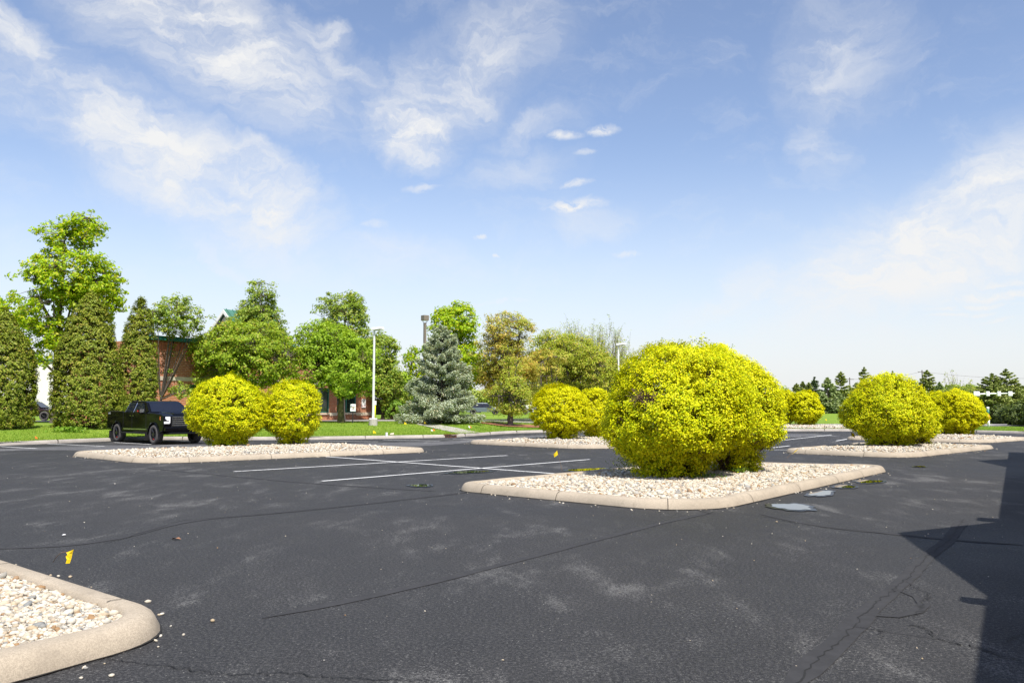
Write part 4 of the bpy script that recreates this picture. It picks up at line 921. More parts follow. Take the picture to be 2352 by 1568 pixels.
# lawn blades
rng = np.random.default_rng(77)
n = 130000; bx = rng.uniform(-26, 36, n); bt = rng.uniform(0, 1, n) ** 1.6 * 17 + .22; by = curbY(bx) + bt
keep = (np.abs(bx / by) < .68); bx = bx[keep]; by = by[keep]; P = np.stack([bx, by, HZ(bx, by) + .025], 1)
walkA = np.array([lp(940, 973)[:2], lp(1105, 999)[:2]])
n = len(P); T_ = rdir(n) * .5 + np.array([0, 0, 1.]); V, Fq = leaves(P, rdir(n) * np.array([1, 1, .3]), .085 * rng.uniform(.6, 1.4, n), .3, 0, T_)
tag(link('grass', np_mesh('grass', V, Fq), M['blade']), 'short bright green grass blades covering the lawn by the kerb', 'grass', kind='stuff')

# ------------------------------------------------------------------ walks, drive, mulch on the lawn
def drape(name, pts, mat, lift=.05, step=.8, kind='structure'):
    loop = np.array(pts, float); lo, hi = loop.min(0), loop.max(0)
    me = bpy.data.meshes.new(name); me.from_pydata([(*p, 0) for p in resample(loop, step, True)], [], [tuple(range(len(resample(loop, step, True))))])
    bm = bmesh.new(); bm.from_mesh(me); bmesh.ops.triangulate(bm, faces=bm.faces)
    bmesh.ops.subdivide_edges(bm, edges=bm.edges, cuts=2, use_grid_fill=True)
    for v in bm.verts: v.co.z = float(HZ(v.co.x, v.co.y)) + lift
    for f in bm.faces:
        if f.normal.z < 0: f.normal_flip()
    bm.to_mesh(me); bm.free(); o = link(name, me, mat, smooth=True); tag(o, kind=kind); return o
wa = lp(950, 974); wb = lp(1075, 999.5)
def kx(x): return np.array([x, float(curbY(x)) + .24])
pA = [lp(945, 973)[:2], lp(985, 973)[:2], kx(-1.75), kx(-2.2), kx(-2.75)]
drape('footpath', pA, M['walk'], .035, .5)
dr = drape('driveway', [(-40, 56.5), (-14, 57.2), (-5, 57.5), (2, 58.5), (8, 60), (60, 62), (60, 68), (6, 68.5), (-2, 66), (-9.5, 64.0), (-14, 62), (-25, 60), (-40, 60)], M['drive'], .04, 1.2)
mc = lp(1172, 978)
drape('mulch_patch', [(mc[0] + 2.0 * cos(a) * 1.3 + .5, mc[1] + 1.3 * sin(a)) for a in np.linspace(0, 2 * pi, 16, endpoint=False)], M['mulch'], .07, .4)
drape('mulch_patch', [(at(905, 64) + 3.4 * cos(a), 64.6 + 1.2 * sin(a)) for a in np.linspace(0, 2 * pi, 16, endpoint=False)], M['mulch'], .07, .5)
# storm drain inlet in the kerb
p = gp(1040, 1002); q = curbY(p[0]) - .05; root = empty('storm_drain', (p[0], float(q), 0), .25, 'rusty storm drain inlet set into the kerb where the footpath starts', 'storm drain')
MB().box((0, .03, .07), (.62, .1, .10)).build('throat', M['joint'], root); MB().box((0, .12, .15), (.75, .26, .025)).build('lid', M['rust'], root, .008)
mb = MB()
for i in range(5): mb.box((-.26 + i * .13, -.028, .06), (.02, .02, .10))
mb.box((0, -.028, .012), (.6, .02, .02)).build('grate', M['rust'], root)

# ------------------------------------------------------------------ brick building
WD = np.array([.53, .848]); WD /= np.linalg.norm(WD); WN = np.array([WD[1], -WD[0]])   # along the wall ; outward (toward camera right)
BR = np.array([at(857, 65.0), 65.0]); BLEN = 20.0; BL_ = BR - WD * BLEN; zb = .53; BH = 5.05
def uvwall(name, parent, boxes, mat='brick'):
    """boxes: (s0,s1,z0,z1,o0,o1) in wall coordinates: s along, z up, o outward. brick UVs in metres"""
    bm = bmesh.new(); uvl = bm.loops.layers.uv.new('UVMap')
    for (s0, s1, z0, z1, o0, o1) in boxes:
        vs_ = [bm.verts.new((s, -o, z_)) for z_ in (z0, z1) for (s, o) in ((s0, o1), (s1, o1), (s1, o0), (s0, o0))]
        for ids in ((3, 2, 1, 0), (4, 5, 6, 7), (0, 1, 5, 4), (1, 2, 6, 5), (2, 3, 7, 6), (3, 0, 4, 7)):
            f = bm.faces.new([vs_[i] for i in ids])
            f.normal_update(); nrm = f.normal
            for lp_ in f.loops:
                c = lp_.vert.co
                lp_[uvl].uv = (c.x, c.z) if abs(nrm.y) > .5 else ((c.y, c.z) if abs(nrm.x) > .5 else (c.x, c.y))
    me = bpy.data.meshes.new(name); bm.to_mesh(me); bm.free(); return link(name, me, M[mat], parent)
bld = empty('brick_building', (BL_[0], BL_[1], zb), atan2(WD[1], WD[0]), 'one storey red brick building with green coping and stone bands behind the left trees', 'building')
# local frame: +x along wall (away from camera), -y outward
wins = [(3.1, 4.7), (6.5, 8.1), (9.9, 11.5), (13.2, 15.2), (16.0, 18.1)]
z0w, z1w = .62, 2.45; prev = 0; boxes = []
for a, b in wins:
    boxes.append((prev, a, 0, BH, -.3, 0)); boxes.append((a, b, 0, z0w, -.3, 0)); boxes.append((a, b, z1w, BH, -.3, 0)); prev = b
boxes.append((prev, BLEN, 0, BH, -.3, 0)); uvwall('wall', bld, boxes)
uvwall('end_wall', bld, [(BLEN - .3, BLEN, 0, BH, -8, -.303)]); uvwall('end_wall', bld, [(0, .3, 0, BH, -8, -.303)])
MB().box((BLEN / 2, 4.1, BH - .1), (BLEN - .7, 7.5, .15)).build('roof', M['bronze'], bld)
MB().box((BLEN / 2, -.02, BH + .13), (BLEN + .3, .55, .26)).box((BLEN / 2, -.32, BH + .05), (BLEN + .4, .06, .12)).build('coping', M['green_metal'], bld, .02)
bm_ = MB(); prev = 0
bm_.box((BLEN / 2, -.012, 2.78), (BLEN + .02, .06, .24)); bm_.build('stone_band', M['stone'], bld)
bm_ = MB(); segs_ = []; prev = 0
for a, b in wins: bm_.box(((prev + a) / 2, -.012, .5), (a - prev, .06, .23)); bm_.box(((a + b) / 2, -.03, .54), (b - a, .14, .11)); prev = b
bm_.box(((prev + BLEN) / 2, -.012, .5), (BLEN - prev + .02, .06, .23)); bm_.build('stone_base_band', M['stone'], bld)
sol = MB()
for i in range(int(BLEN / .21)): sol.box((i * .21 + .1, -.016, BH - .35), (.17, .04, .5))
sol.build('soldier_course', plain('soldier_brick', (.48, .15, .07), .9, .25, 3), bld)
for a, b in wins:
    f = MB(); w_ = .07; cx_ = (a + b) / 2; H_ = z1w - z0w
    f.box((a + w_ / 2, .1, (z0w + z1w) / 2), (w_, .1, H_)).box((b - w_ / 2, .1, (z0w + z1w) / 2), (w_, .1, H_)).box((cx_, .1, z0w + w_ / 2), (b - a - 2 * w_, .1, w_)).box((cx_, .1, z1w - w_ / 2), (b - a - 2 * w_, .1, w_)).box((cx_, .1, (z0w + z1w) / 2), (w_, .1, H_ - 2 * w_))
    fo = f.build('window', M['teal'], bld); MB().box((cx_, .13, (z0w + z1w) / 2), (b - a - .02, .02, H_ - .02)).build('pane', M['glass'], fo)
# green gabled roof rising behind the parapet (white gable end faces the camera's left)
gr = MB(); gx0, gx1, gy = 10.0, 14.6, 5.7; e0, rz_ = BH - .2, zt(716, 60) - zb
gr.add([(gx0, gy - 3.4, e0), (gx1, gy - 3.4, e0), (gx1, gy, rz_), (gx0, gy, rz_), (gx0, gy + 3.4, e0), (gx1, gy + 3.4, e0),
        (gx0, gy - 3.4, e0 + .16), (gx1, gy - 3.4, e0 + .16), (gx1, gy, rz_ + .18), (gx0, gy, rz_ + .18), (gx0, gy + 3.4, e0 + .16), (gx1, gy + 3.4, e0 + .16)],
       [(0, 1, 2, 3), (3, 2, 5, 4), (6, 7, 8, 9), (9, 8, 11, 10), (0, 3, 9, 6), (3, 4, 10, 9), (1, 2, 8, 7), (2, 5, 11, 8), (0, 1, 7, 6), (4, 5, 11, 10)])
for i in range(8):
    xx = gx0 + .2 + i * .56
    gr.add([(xx, gy - 3.4, e0 + .17), (xx + .05, gy - 3.4, e0 + .17), (xx + .05, gy, rz_ + .2), (xx, gy, rz_ + .2), (xx, gy - 3.4, e0 + .22), (xx + .05, gy - 3.4, e0 + .22), (xx + .05, gy, rz_ + .25), (xx, gy, rz_ + .25)], [(4, 5, 6, 7), (0, 4, 7, 3), (1, 2, 6, 5), (0, 1, 5, 4)])
gr.build('gable_roof', M['green_roof'], bld)
MB().add([(gx0 + .25, gy - 3.1, e0), (gx0 + .25, gy + 3.1, e0), (gx0 + .25, gy, rz_ - .15), (gx0 + .4, gy - 3.1, e0), (gx0 + .4, gy + 3.1, e0), (gx0 + .4, gy, rz_ - .15)], [(0, 1, 2), (3, 5, 4), (0, 3, 4, 1), (1, 4, 5, 2), (2, 5, 3, 0)]).build('gable_end', M['white_wall'], bld)
def fascia(a, b): return [(gx0 - .05, a[0], a[1]), (gx0 - .05, b[0], b[1]), (gx0 - .05, b[0], b[1] - .28), (gx0 - .05, a[0], a[1] - .28), (gx0 + .03, a[0], a[1]), (gx0 + .03, b[0], b[1]), (gx0 + .03, b[0], b[1] - .28), (gx0 + .03, a[0], a[1] - .28)]
fb = MB()
for a, b in (((gy - 3.45, e0 + .1), (gy, rz_ + .14)), ((gy, rz_ + .14), (gy + 3.45, e0 + .1))): fb.add(fascia(a, b), [(0, 1, 2, 3), (7, 6, 5, 4), (0, 4, 5, 1), (3, 2, 6, 7), (0, 3, 7, 4), (1, 5, 6, 2)])
fb.build('fascia', M['white_paint'], bld)
def wallpt(px, off=.0):
    """point on the wall plane (world) seen in column px"""
    a = (px - 1176) / F; s = (a * BR[1] - BR[0]) / (-(WD[0] - a * WD[1])) * -1
    t_ = (BR[0] - a * BR[1]) / (WD[0] - a * WD[1]); P_ = BR - WD * t_; return P_ + WN * off, BLEN - t_
pw, sl_ = wallpt(835, .05)
sg = empty('wall_sign', (pw[0], pw[1], zt(926, pw[1])), atan2(WD[1], WD[0]), 'small white arched plaque with two red dots on the brick wall', 'sign')
MB().prism([(-.22, -.33), (.22, -.33), (.22, .25), (.12, .36), (-.12, .36), (-.22, .25)], -.03, .02).build('panel', M['white_paint'], sg)
for q in (-.14, .12): MB().add([(q + .04 * cos(a), -.036, -.22 + .05 * sin(a)) for a in np.linspace(0, 2 * pi, 10, endpoint=False)], [tuple(range(10))]).build('red_dot', M['redmark'], sg)

# white building far left
wb_ = empty('white_building', (at(85, 92), 92, .5), .1, 'plain white walled building glimpsed between the left arborvitaes', 'building')
MB().box((0, 4, 3.1), (16, 8, 6.2)).build('wall', M['white_wall'], wb_); MB().box((0, 4, 6.3), (16.5, 8.5, .2)).build('roof', M['green_metal'], wb_)
MB().box((-2.5, -.03, 1.6), (1.8, .1, 1.5)).build('window', M['glass'], wb_)
# low white building beyond the pine and by the far right lawn
for (px, d, w_, h_, lb) in [(1200, 150, 12, 3.6, 'low pale building across the road seen under the pine'), (1905, 215, 9, 3.2, 'low white building behind the pale full spruce')]:
    r_ = empty('distant_building', (at(px, d), d, zg(at(px, d), d)), 0, lb, 'building')
    MB().box((0, 3, h_ / 2), (w_, 6, h_)).build('wall', M['white_wall'], r_); MB().prism([(-w_ / 2 - .4, h_), (w_ / 2 + .4, h_), (w_ / 2 - .8, h_ + 1.4), (-w_ / 2 + .8, h_ + 1.4)], -.4, 6.4).build('roof', M['bronze'], r_)
    for k_ in (-.3, 0, .3): MB().box((k_ * w_, -.03, h_ * .5), (w_ * .12, .08, h_ * .35)).build('window', M['glass'], r_)

# ------------------------------------------------------------------ building on the right that shades the lot (outside the frame)
ED = np.array([.525, .851]); EN = np.array([-ED[1], ED[0]])     # along eave, toward camera side (left)
cot = 1 / tan(SUN_EL); HE = 3.5
E0 = np.array([17.8, 29.4]) - SDIR * HE * cot                    # far eave corner
LB = 46.0; root = empty('brick_building', (E0[0], E0[1], 0), atan2(ED[1], ED[0]), 'gabled brick building just right of the view whose shadow lies on the asphalt', 'building')
# local: +x along ED (away), +y = EN (towards the lot); building body at y<0, x from -LB..0
uvw = uvwall('wall', root, [(-LB, -.6, 0, HE - .05, -.0, .3)]); uvw.location = (0, -.45, 0)
e2 = uvwall('end_wall', root, [(-.9, -.6, 0, HE - .05, .3, 14)]); e2.location = (0, -.46, 0)
sl = .42; D_ = 8.0
MB().add([(-LB, 0, HE), (0, 0, HE), (0, -D_, HE + sl * D_), (-LB, -D_, HE + sl * D_), (0, -2 * D_, HE), (-LB, -2 * D_, HE), (-LB, 0, HE - .12), (0, 0, HE - .12), (0, -2 * D_, HE - .12), (-LB, -2 * D_, HE - .12)],
         [(0, 1, 2, 3), (3, 2, 4, 5), (6, 7, 1, 0), (6, 9, 8, 7), (7, 8, 4, 2, 1), (0, 3, 5, 9, 6), (8, 9, 5, 4)]).build('roof', M['green_roof'], root)
def xl(P): return float((np.array(P) - SDIR * HE * cot - E0) @ ED)
for (A, B, hgt) in (((15.5, 25.7), (13.4, 22.2), 1.05 / cot * .93), ((7.0, 11.87), (4.04, 7.24), 1.45 / cot * .93)):
    xa, xb = xl(A), xl(B); xm = (xa + xb) / 2; w_ = .0
    g_ = MB().add([(xb, .02, HE - .1), (xa, .02, HE - .1), (xm, .02, HE + hgt), (xb, -hgt / sl - .3, HE - .1), (xa, -hgt / sl - .3, HE - .1), (xm, -hgt / sl - .3, HE + hgt)],
                   [(0, 1, 2), (3, 5, 4), (0, 2, 5, 3), (1, 4, 5, 2), (0, 3, 4, 1)])
    g_.build('dormer_gable', M['white_wall'], root)
MB().box((xl((4.04, 7.24)) - .2, .06, HE - .02), (.2, .2, .16)).build('eave_return', M['white_paint'], root); MB().box((xl((7.0, 11.87)) + .1, .06, HE - .02), (.4, .35, .16)).build('eave_return', M['white_paint'], root)
for i in range(7):
    xx = -5 - i * 5.6; fo = MB().box((xx, -.13, 1.7), (1.6, .08, 1.6)).build('window', M['teal'], root); MB().box((xx, -.08, 1.7), (1.4, .04, 1.4)).build('pane', M['glass'], fo)

# ------------------------------------------------------------------ poles and lamps
def mkpole(px, py, top, wid, label, armdir=1, d=None, name='light_pole', colm='white_paint', base=True):
    p = lp(px, py) if d is None else np.array([at(px, d), d, zg(at(px, d), d)])
    H = zt(top, p[1]) - p[2]; root = empty(name, tuple(p), 0, label, 'light pole')
    if base: MB().tube([(0, 0, -.1), (0, 0, .38)], .27, 16).build('concrete_base', M['walk'], root, .02, smooth=False)
    MB().box((0, 0, .42), (.34, .34, .06)).build('base_plate', M[colm], root)
    MB().box((0, 0, .44 + (H - .5) / 2), (wid, wid, H - .5), taper=.85).build('pole', M[colm], root, .01)
    hd = MB(); hd.add([(-.12, -.2, H - .05), (.62, -.2, H + .02), (.62, .2, H + .02), (-.12, .2, H - .05), (-.12, -.2, H + .13), (.55, -.18, H + .15), (.55, .18, H + .15), (-.12, .2, H + .13)], [(3, 2, 1, 0), (4, 5, 6, 7), (0, 1, 5, 4), (1, 2, 6, 5), (2, 3, 7, 6), (3, 0, 4, 7)])
    ho = hd.build('lamp_head', M[colm], root, .015); MB().add([(.08, -.15, H - .042), (.56, -.15, H + .004), (.56, .15, H + .004), (.08, .15, H - .042)], [(3, 2, 1, 0)]).build('lens', M['grey_lens'], ho)
    root.rotation_euler = (0, 0, -.5); return root
mkpole(857, 977, 757, .105, 'white square light pole on a round concrete base in the left lawn')
mkpole(1421, 0, 792, .11, 'thin white light pole behind the trees left of the largest bush', d=67, base=True)
# box-headed bronze lamp
d = 72; x = at(975, d); z = zg(x, d); H = zt(741, d) - z; root = empty('shoebox_lamp', (x, d, z), R(40), 'bronze pole with a square shoebox lamp above the blue spruce', 'light pole')
MB().box((0, 0, H / 2), (.2, .2, H)).build('pole', M['bronze'], root, .01)
mb = MB()
for a in (0, pi / 2, pi, 3 * pi / 2): mb.tube([(0, 0, H - .02), (.2 * cos(a), .2 * sin(a), H + .04), (.3 * cos(a), .3 * sin(a), H + .22)], .016, 5)
mb.build('bracket', M['bronze'], root)
hd = MB().box((0, 0, H + .44), (.52, .52, .46)).build('lamp_head', M['bronze'], root, .015); MB().box((0, 0, H + .205), (.44, .44, .012)).build('lens', M['grey_lens'], hd)
# utility poles + wires far right
d = 232; G_U = 'utility poles beyond the far trees'
def upole(px, top, lb):
    x = at(px, d); z = zg(x, d); H = zt(top, d) - z; r_ = empty('utility_pole', (x, d, z), 0, lb, 'utility pole', G_U)
    MB().tube([(0, 0, 0), (0, 0, H)], [.2, .15], 8).build('pole', M['wood'], r_); MB().box((0, 0, H - .5), (2.4, .14, .16)).build('crossarm', M['wood'], r_); return x, H + z
p1 = upole(1951, 867, 'wooden utility pole standing clear between two conifers'); p2 = upole(2118, 850, 'wooden utility pole half hidden by the wide dark spruce')
x3 = at(2420, d); z3 = zt(868, d); x0 = at(1790, d)
for (xa, za, xb, zb_, lb) in ((p1[0], p1[1] - .4, p2[0], p2[1] - .4, 'thin overhead wire between the two utility poles'), (p2[0], p2[1] - .4, x3, z3, 'thin overhead wire running right from the second utility pole')):
    t_ = np.linspace(0, 1, 12); tag(MB().tube([(xa + (xb - xa) * q, d, za + (zb_ - za) * q - 1.3 * 4 * q * (1 - q) * .6) for q in t_], .03, 4).build('wire', M['wood']), lb, 'wire')

# ------------------------------------------------------------------ traffic signal arm
d = 165; x = at(2215, d); z = zg(x, d); ya = zt(904, d) - z
root = empty('traffic_signal', (x, d, z), 0, 'white traffic signal mast arm carrying four white backed signal heads', 'traffic signal')
MB().tube([(0, 0, 0), (0, 0, ya - .1)], [.22, .16], 10).build('mast', M['white_paint'], root, smooth=True)
xe = at(2328, d) - x; MB().tube([(0, 0, ya - .2), (xe * .5, 0, ya), (xe, 0, ya + .1)], [.2, .15, .09], 8).build('arm', M['white_paint'], root, smooth=True)
for i, (pa, pb) in enumerate([(2233, 2246), (2261.5, 2269), (2287, 2294.5), (2312, 2321)]):
    xa, xb = at(pa, d) - x, at(pb, d) - x; h_ = MB().box(((xa + xb) / 2, -.26, ya + .02), (xb - xa, .2, .92)).build('signal_head', M['white_paint'], root, .03)
# striped marker post
p = lp(2271, 981); h_ = zt(934, p[1]) - p[2]; root = empty('marker_post', tuple(p), 0, 'white marker post with coloured bands at the kerb near the right edge', 'post')
MB().tube([(0, 0, 0), (0, 0, h_ * .36)], .085, 10).build('post', M['white_paint'], root, smooth=True); MB().tube([(0, 0, h_ * .36), (0, 0, h_ * .62)], .085, 10).build('orange_band', M['orange'], root, smooth=True)
MB().tube([(0, 0, h_ * .62), (0, 0, h_ * .86)], .085, 10).build('green_band', M['teal'], root, smooth=True); MB().tube([(0, 0, h_ * .86), (0, 0, h_)], .085, 10).build('cap', M['white_paint'], root, smooth=True)
# lime bollard by the pole, sign post
p = lp(861, 968); p = np.array([at(861, 62.5), 62.5, zg(at(861, 62.5), 62.5)]); root = empty('bollard', tuple(p), 0, 'lime yellow bollard standing behind the white light pole', 'bollard')
MB().tube([(0, 0, 0), (0, 0, 1.1), (0, 0, 1.16)], [.11, .11, .06], 12).build('sleeve', M['lime'], root, smooth=True); MB().box((.05, 0, 1.33), (.2, .08, .32)).build('sign_plate', M['white_paint'], root)
p = lp(810, 972); root = empty('sign_post', tuple(p), .3, 'slender black sign post with a white panel right of the forked tree', 'sign')
MB().box((0, 0, .65), (.06, .06, 1.3)).build('post', M['black_plastic'], root); MB().box((0, -.04, 1.0), (.34, .02, .46)).build('panel', M['white_paint'], root)
pp = MB().box((.0, -.053, 1.02), (.2, .004, .05)).box((0, -.053, .92), (.14, .004, .03)).build('print', M['ink'], root)

# ------------------------------------------------------------------ marker flags
def flag(base, tip, size, mat, label, ang=0.3, tilt=0.0, z0=0.0):
    base = np.array(base, float); tip = np.array(tip, float); root = empty('marker_flag', tuple(base), 0, label, 'flag', 'utility marker flags')
    T0 = tip - base; mid = T0 * .5 + np.array([0, 0, .04 * np.linalg.norm(T0)])
    MB().tube([(0, 0, -.02)] + [tuple(q) for q in bez(np.zeros(3), mid, T0, 7)[1:]], .004 if size < .16 else .004, 5).build('wire', M['wire'], root)
    # a slightly curled plastic sheet hanging off the tip
    u = T0 / np.linalg.norm(T0); V = []; nseg = 5; w_, h_ = size, size * .8
    hx = np.array([cos(ang), sin(ang) * .6, tilt]); hx /= np.linalg.norm(hx)
    for i in range(nseg + 1):
        s = i / nseg; q = T0 + hx * w_ * s + np.array([0, 0, -.10 * w_ * s * s]) + np.array([sin(s * 4) * .02, cos(s * 5) * .02, 0]) * size * 4
        V.append(q); V.append(q - u * h_ * (1 - .15 * s))
    V2 = [v + np.array([0, .003, 0]) for v in V]; n_ = len(V)
    Fs = [(2 * i, 2 * i + 2, 2 * i + 3, 2 * i + 1) for i in range(nseg)] + [(n_ + 2 * i + 1, n_ + 2 * i + 3, n_ + 2 * i + 2, n_ + 2 * i) for i in range(nseg)]
    MB().add(V + V2, Fs).build('flag', M[mat], root, smooth=False); return root
# bent flag in the near left island
bs = gp(122, 1290, .15); tpz = .36
tp = gp(152, 1267, tpz)
root = empty('marker_flag', tuple(bs), 0, 'yellow flag on a bent wire leaning out of the near left island', 'flag', 'utility marker flags')
T0 = tp - bs; MB().tube([tuple(q) for q in bez(np.zeros(3), T0 * .5 + np.array([0, 0, .06]), T0, 8)], .003, 5).build('wire', M['wire'], root)
def fpt(px, py, dy=0): v = ray(px, py); t_ = (tp[1] + dy) / v[1]; return v * t_ + np.array([0, 0, CAM_H]) - bs
Vf = [fpt(152, 1268), fpt(169, 1261, .02), fpt(166, 1272, .03), fpt(163, 1284, .02), fpt(160, 1293, .01), fpt(150.5, 1293.5, -.02), fpt(153.5, 1284, -.01), fpt(151, 1277, 0), fpt(155, 1273, 0)]
Vb = [v + np.array([0, .003, 0]) for v in Vf]; MB().add(Vf + Vb, [(0, 1, 2, 8), (8, 2, 3, 7), (7, 3, 6), (6, 3, 4, 5), (17, 11, 10, 9), (16, 12, 11, 17), (15, 12, 16), (14, 13, 12, 15)]).build('flag', M['yellow'], root)
mk = MB()
for (x0, y0, x1, y1) in ((156, 1290, 162, 1272), (158.5, 1290, 164, 1274), (160, 1284, 165, 1268)):
    a = fpt(x0, y0, -.03); b = fpt(x1, y1, -.03); mk.add([a, b, b + np.array([.002, 0, 0]), a + np.array([.002, 0, 0])], [(0, 1, 2, 3)])
mk.build('print', M['ink'], root)
def pxflag(pxb, pyb, pxt, pyt, size, mat, label, z=None, onlawn=False, ang=.3, tilt=0):
    b = lp(pxb, pyb) if onlawn else gp(pxb, pyb, z or 0.0); v = ray(pxt, pyt); t_ = b[1] / v[1]; tip = v * t_ + np.array([0, 0, CAM_H]); flag(b, tip, size, mat, label, ang, tilt)
pxflag(1291, 1081, 1280, 1033, .13, 'yellow', 'yellow flag on a thin leaning wire between the painted lines and the middle island', ang=2.6, tilt=-.9)
pxflag(1806, 1052, 1834, 1029, .17, 'yellow', 'yellow flag leaning at the left tip of the pointed bush island', ang=2.9, tilt=-.9)
pxflag(1958, 1018, 1955, 992, .2, 'yellow', 'yellow flag at the lower left side of the pointed golden bush', z=.2, ang=.5, tilt=-.4)
for (a, b, c, d_, mt, lb) in [(856, 996, 857, 988, 'yellow', 'yellow flag in the lawn below the white light pole'), (81, 1008, 80, 1001, 'orange', 'orange flag in the lawn at far left near the kerb'), (990, 991, 990, 985, 'white_paint', 'white flag beside the footpath on its left side'),
                              (994, 990, 994.5, 984, 'orange', 'orange flag next to the white one left of the footpath'), (1076, 983, 1076, 977, 'white_paint', 'white flag on the grass right of the footpath'), (1078, 983, 1079, 977.5, 'orange', 'orange flag on the grass right of the footpath'),
                              (928, 975, 929, 969, 'yellow', 'yellow flag at the lawn edge left of the blue spruce'), (973, 975, 974, 967, 'yellow', 'yellow flag under the front of the blue spruce'), (943, 974, 943, 967, 'orange', 'orange flag by the lower left of the blue spruce'),
                              (1896, 968, 1896, 961, 'yellow', 'tiny yellow flag on the far lawn')]:
    pxflag(a, b, c, d_, .19 if mt == 'yellow' else .14, mt, lb, onlawn=True, ang=.6, tilt=-.5)
# white pipe stubs by the kerb
for i, (px, py, lb, lay) in enumerate([(888, 1002, 'short white pipe cap standing on the grass by the kerb', 0), (896, 1000, 'crumpled pale cup lying on the grass by the kerb', 1)]):
    p = lp(px, py); o = MB().tube([(0, 0, 0), (0, 0, .2)] if not lay else [(0, 0, .06), (.18, .05, .08)], [.06, .06] if not lay else [.05, .07], 10).build('pipe_cap' if not lay else 'paper_cup', M['white_paint'] if not lay else M['stone']); o.location = tuple(p); tag(o, lb, 'litter')
# dead leaf on asphalt
p = gp(403, 1239); o = MB().add([(-.05, 0, .006), (-.02, .03, .012), (.03, .028, .03), (.07, .0, .008), (.03, -.03, .02), (-.02, -.028, .03), (0, 0, .012)], [(0, 6, 1), (1, 6, 2), (2, 6, 3), (3, 6, 4), (4, 6, 5), (5, 6, 0)]).build('dead_leaf', M['dead_leaf']); o.location = tuple(p); tag(o, 'curled brown dead leaf lying on the open asphalt', 'leaf')

# ------------------------------------------------------------------ vehicles
def wheel(parent, x, y, r, w, side, spokes=6, red=False, name='wheel'):
    root = None
    prof = [(r * .60, -w / 2 + .03), (r * .66, -w / 2), (r * .93, -w / 2), (r, -w / 2 + .045), (r, w / 2 - .045), (r * .93, w / 2), (r * .6, w / 2)]
    n = 28; V = []; Fs = []
    for k_ in range(n):
        a = 2 * pi * k_ / n
        for (rr_, yy) in prof: V.append((rr_ * cos(a), yy, rr_ * sin(a)))
    m_ = len(prof)
    for k_ in range(n):
        for j in range(m_ - 1): Fs.append((k_ * m_ + j, ((k_ + 1) % n) * m_ + j, ((k_ + 1) % n) * m_ + j + 1, k_ * m_ + j + 1))
    wo_ = MB().add(V, Fs).build('wheel', M['tyre'], parent, smooth=True); wo_.location = (x, y, r)
    rb = MB(); s = -1 if side < 0 else 1; yo = s * w * .36
    for k_ in range(spokes):
        a = 2 * pi * k_ / spokes
        for da in (-.13, .13):
            c1 = (.09 * r * cos(a), yo, .09 * r * sin(a)); c2 = (.6 * r * cos(a + da), yo + s * .015, .6 * r * sin(a + da)); rb.tube([c1, c2], .02, 4)
    rb.tube([(0, yo - s * .02, 0), (0, yo + s * .035, 0)], .2 * r, 12)
    V = []; Fs = []
    for k_ in range(n):
        a = 2 * pi * k_ / n
        for (rr_, yy) in ((.56 * r, yo), (.615 * r, yo + s * .02), (.615 * r, yo - s * .1)): V.append((rr_ * cos(a), yy, rr_ * sin(a)))
    for k_ in range(n):
        for j in range(2): Fs.append((k_ * 3 + j, ((k_ + 1) % n) * 3 + j, ((k_ + 1) % n) * 3 + j + 1, k_ * 3 + j + 1))
    rb.add(V, Fs); rb.build('rim', M['rim'], wo_)
    MB().tube([(0, -s * .04, 0), (0, yo - s * .08, 0)], .58 * r, 20).build('brake_disc', M['black_plastic'], wo_)
    if red: MB().box((.1 * r, yo + s * .012, -.47 * r), (.26 * r, .03, .10 * r)).build('red_clip', M['redmark'], wo_)
    return wo_
def arch(cx_, r, z0, n=10, fl=1):
    """lower outline points of a wheel arch going forward (+x to -x)"""
    return [(cx_ + r * cos(a), max(z0, .42 + r * sin(a))) for a in np.linspace(0, pi, n)]
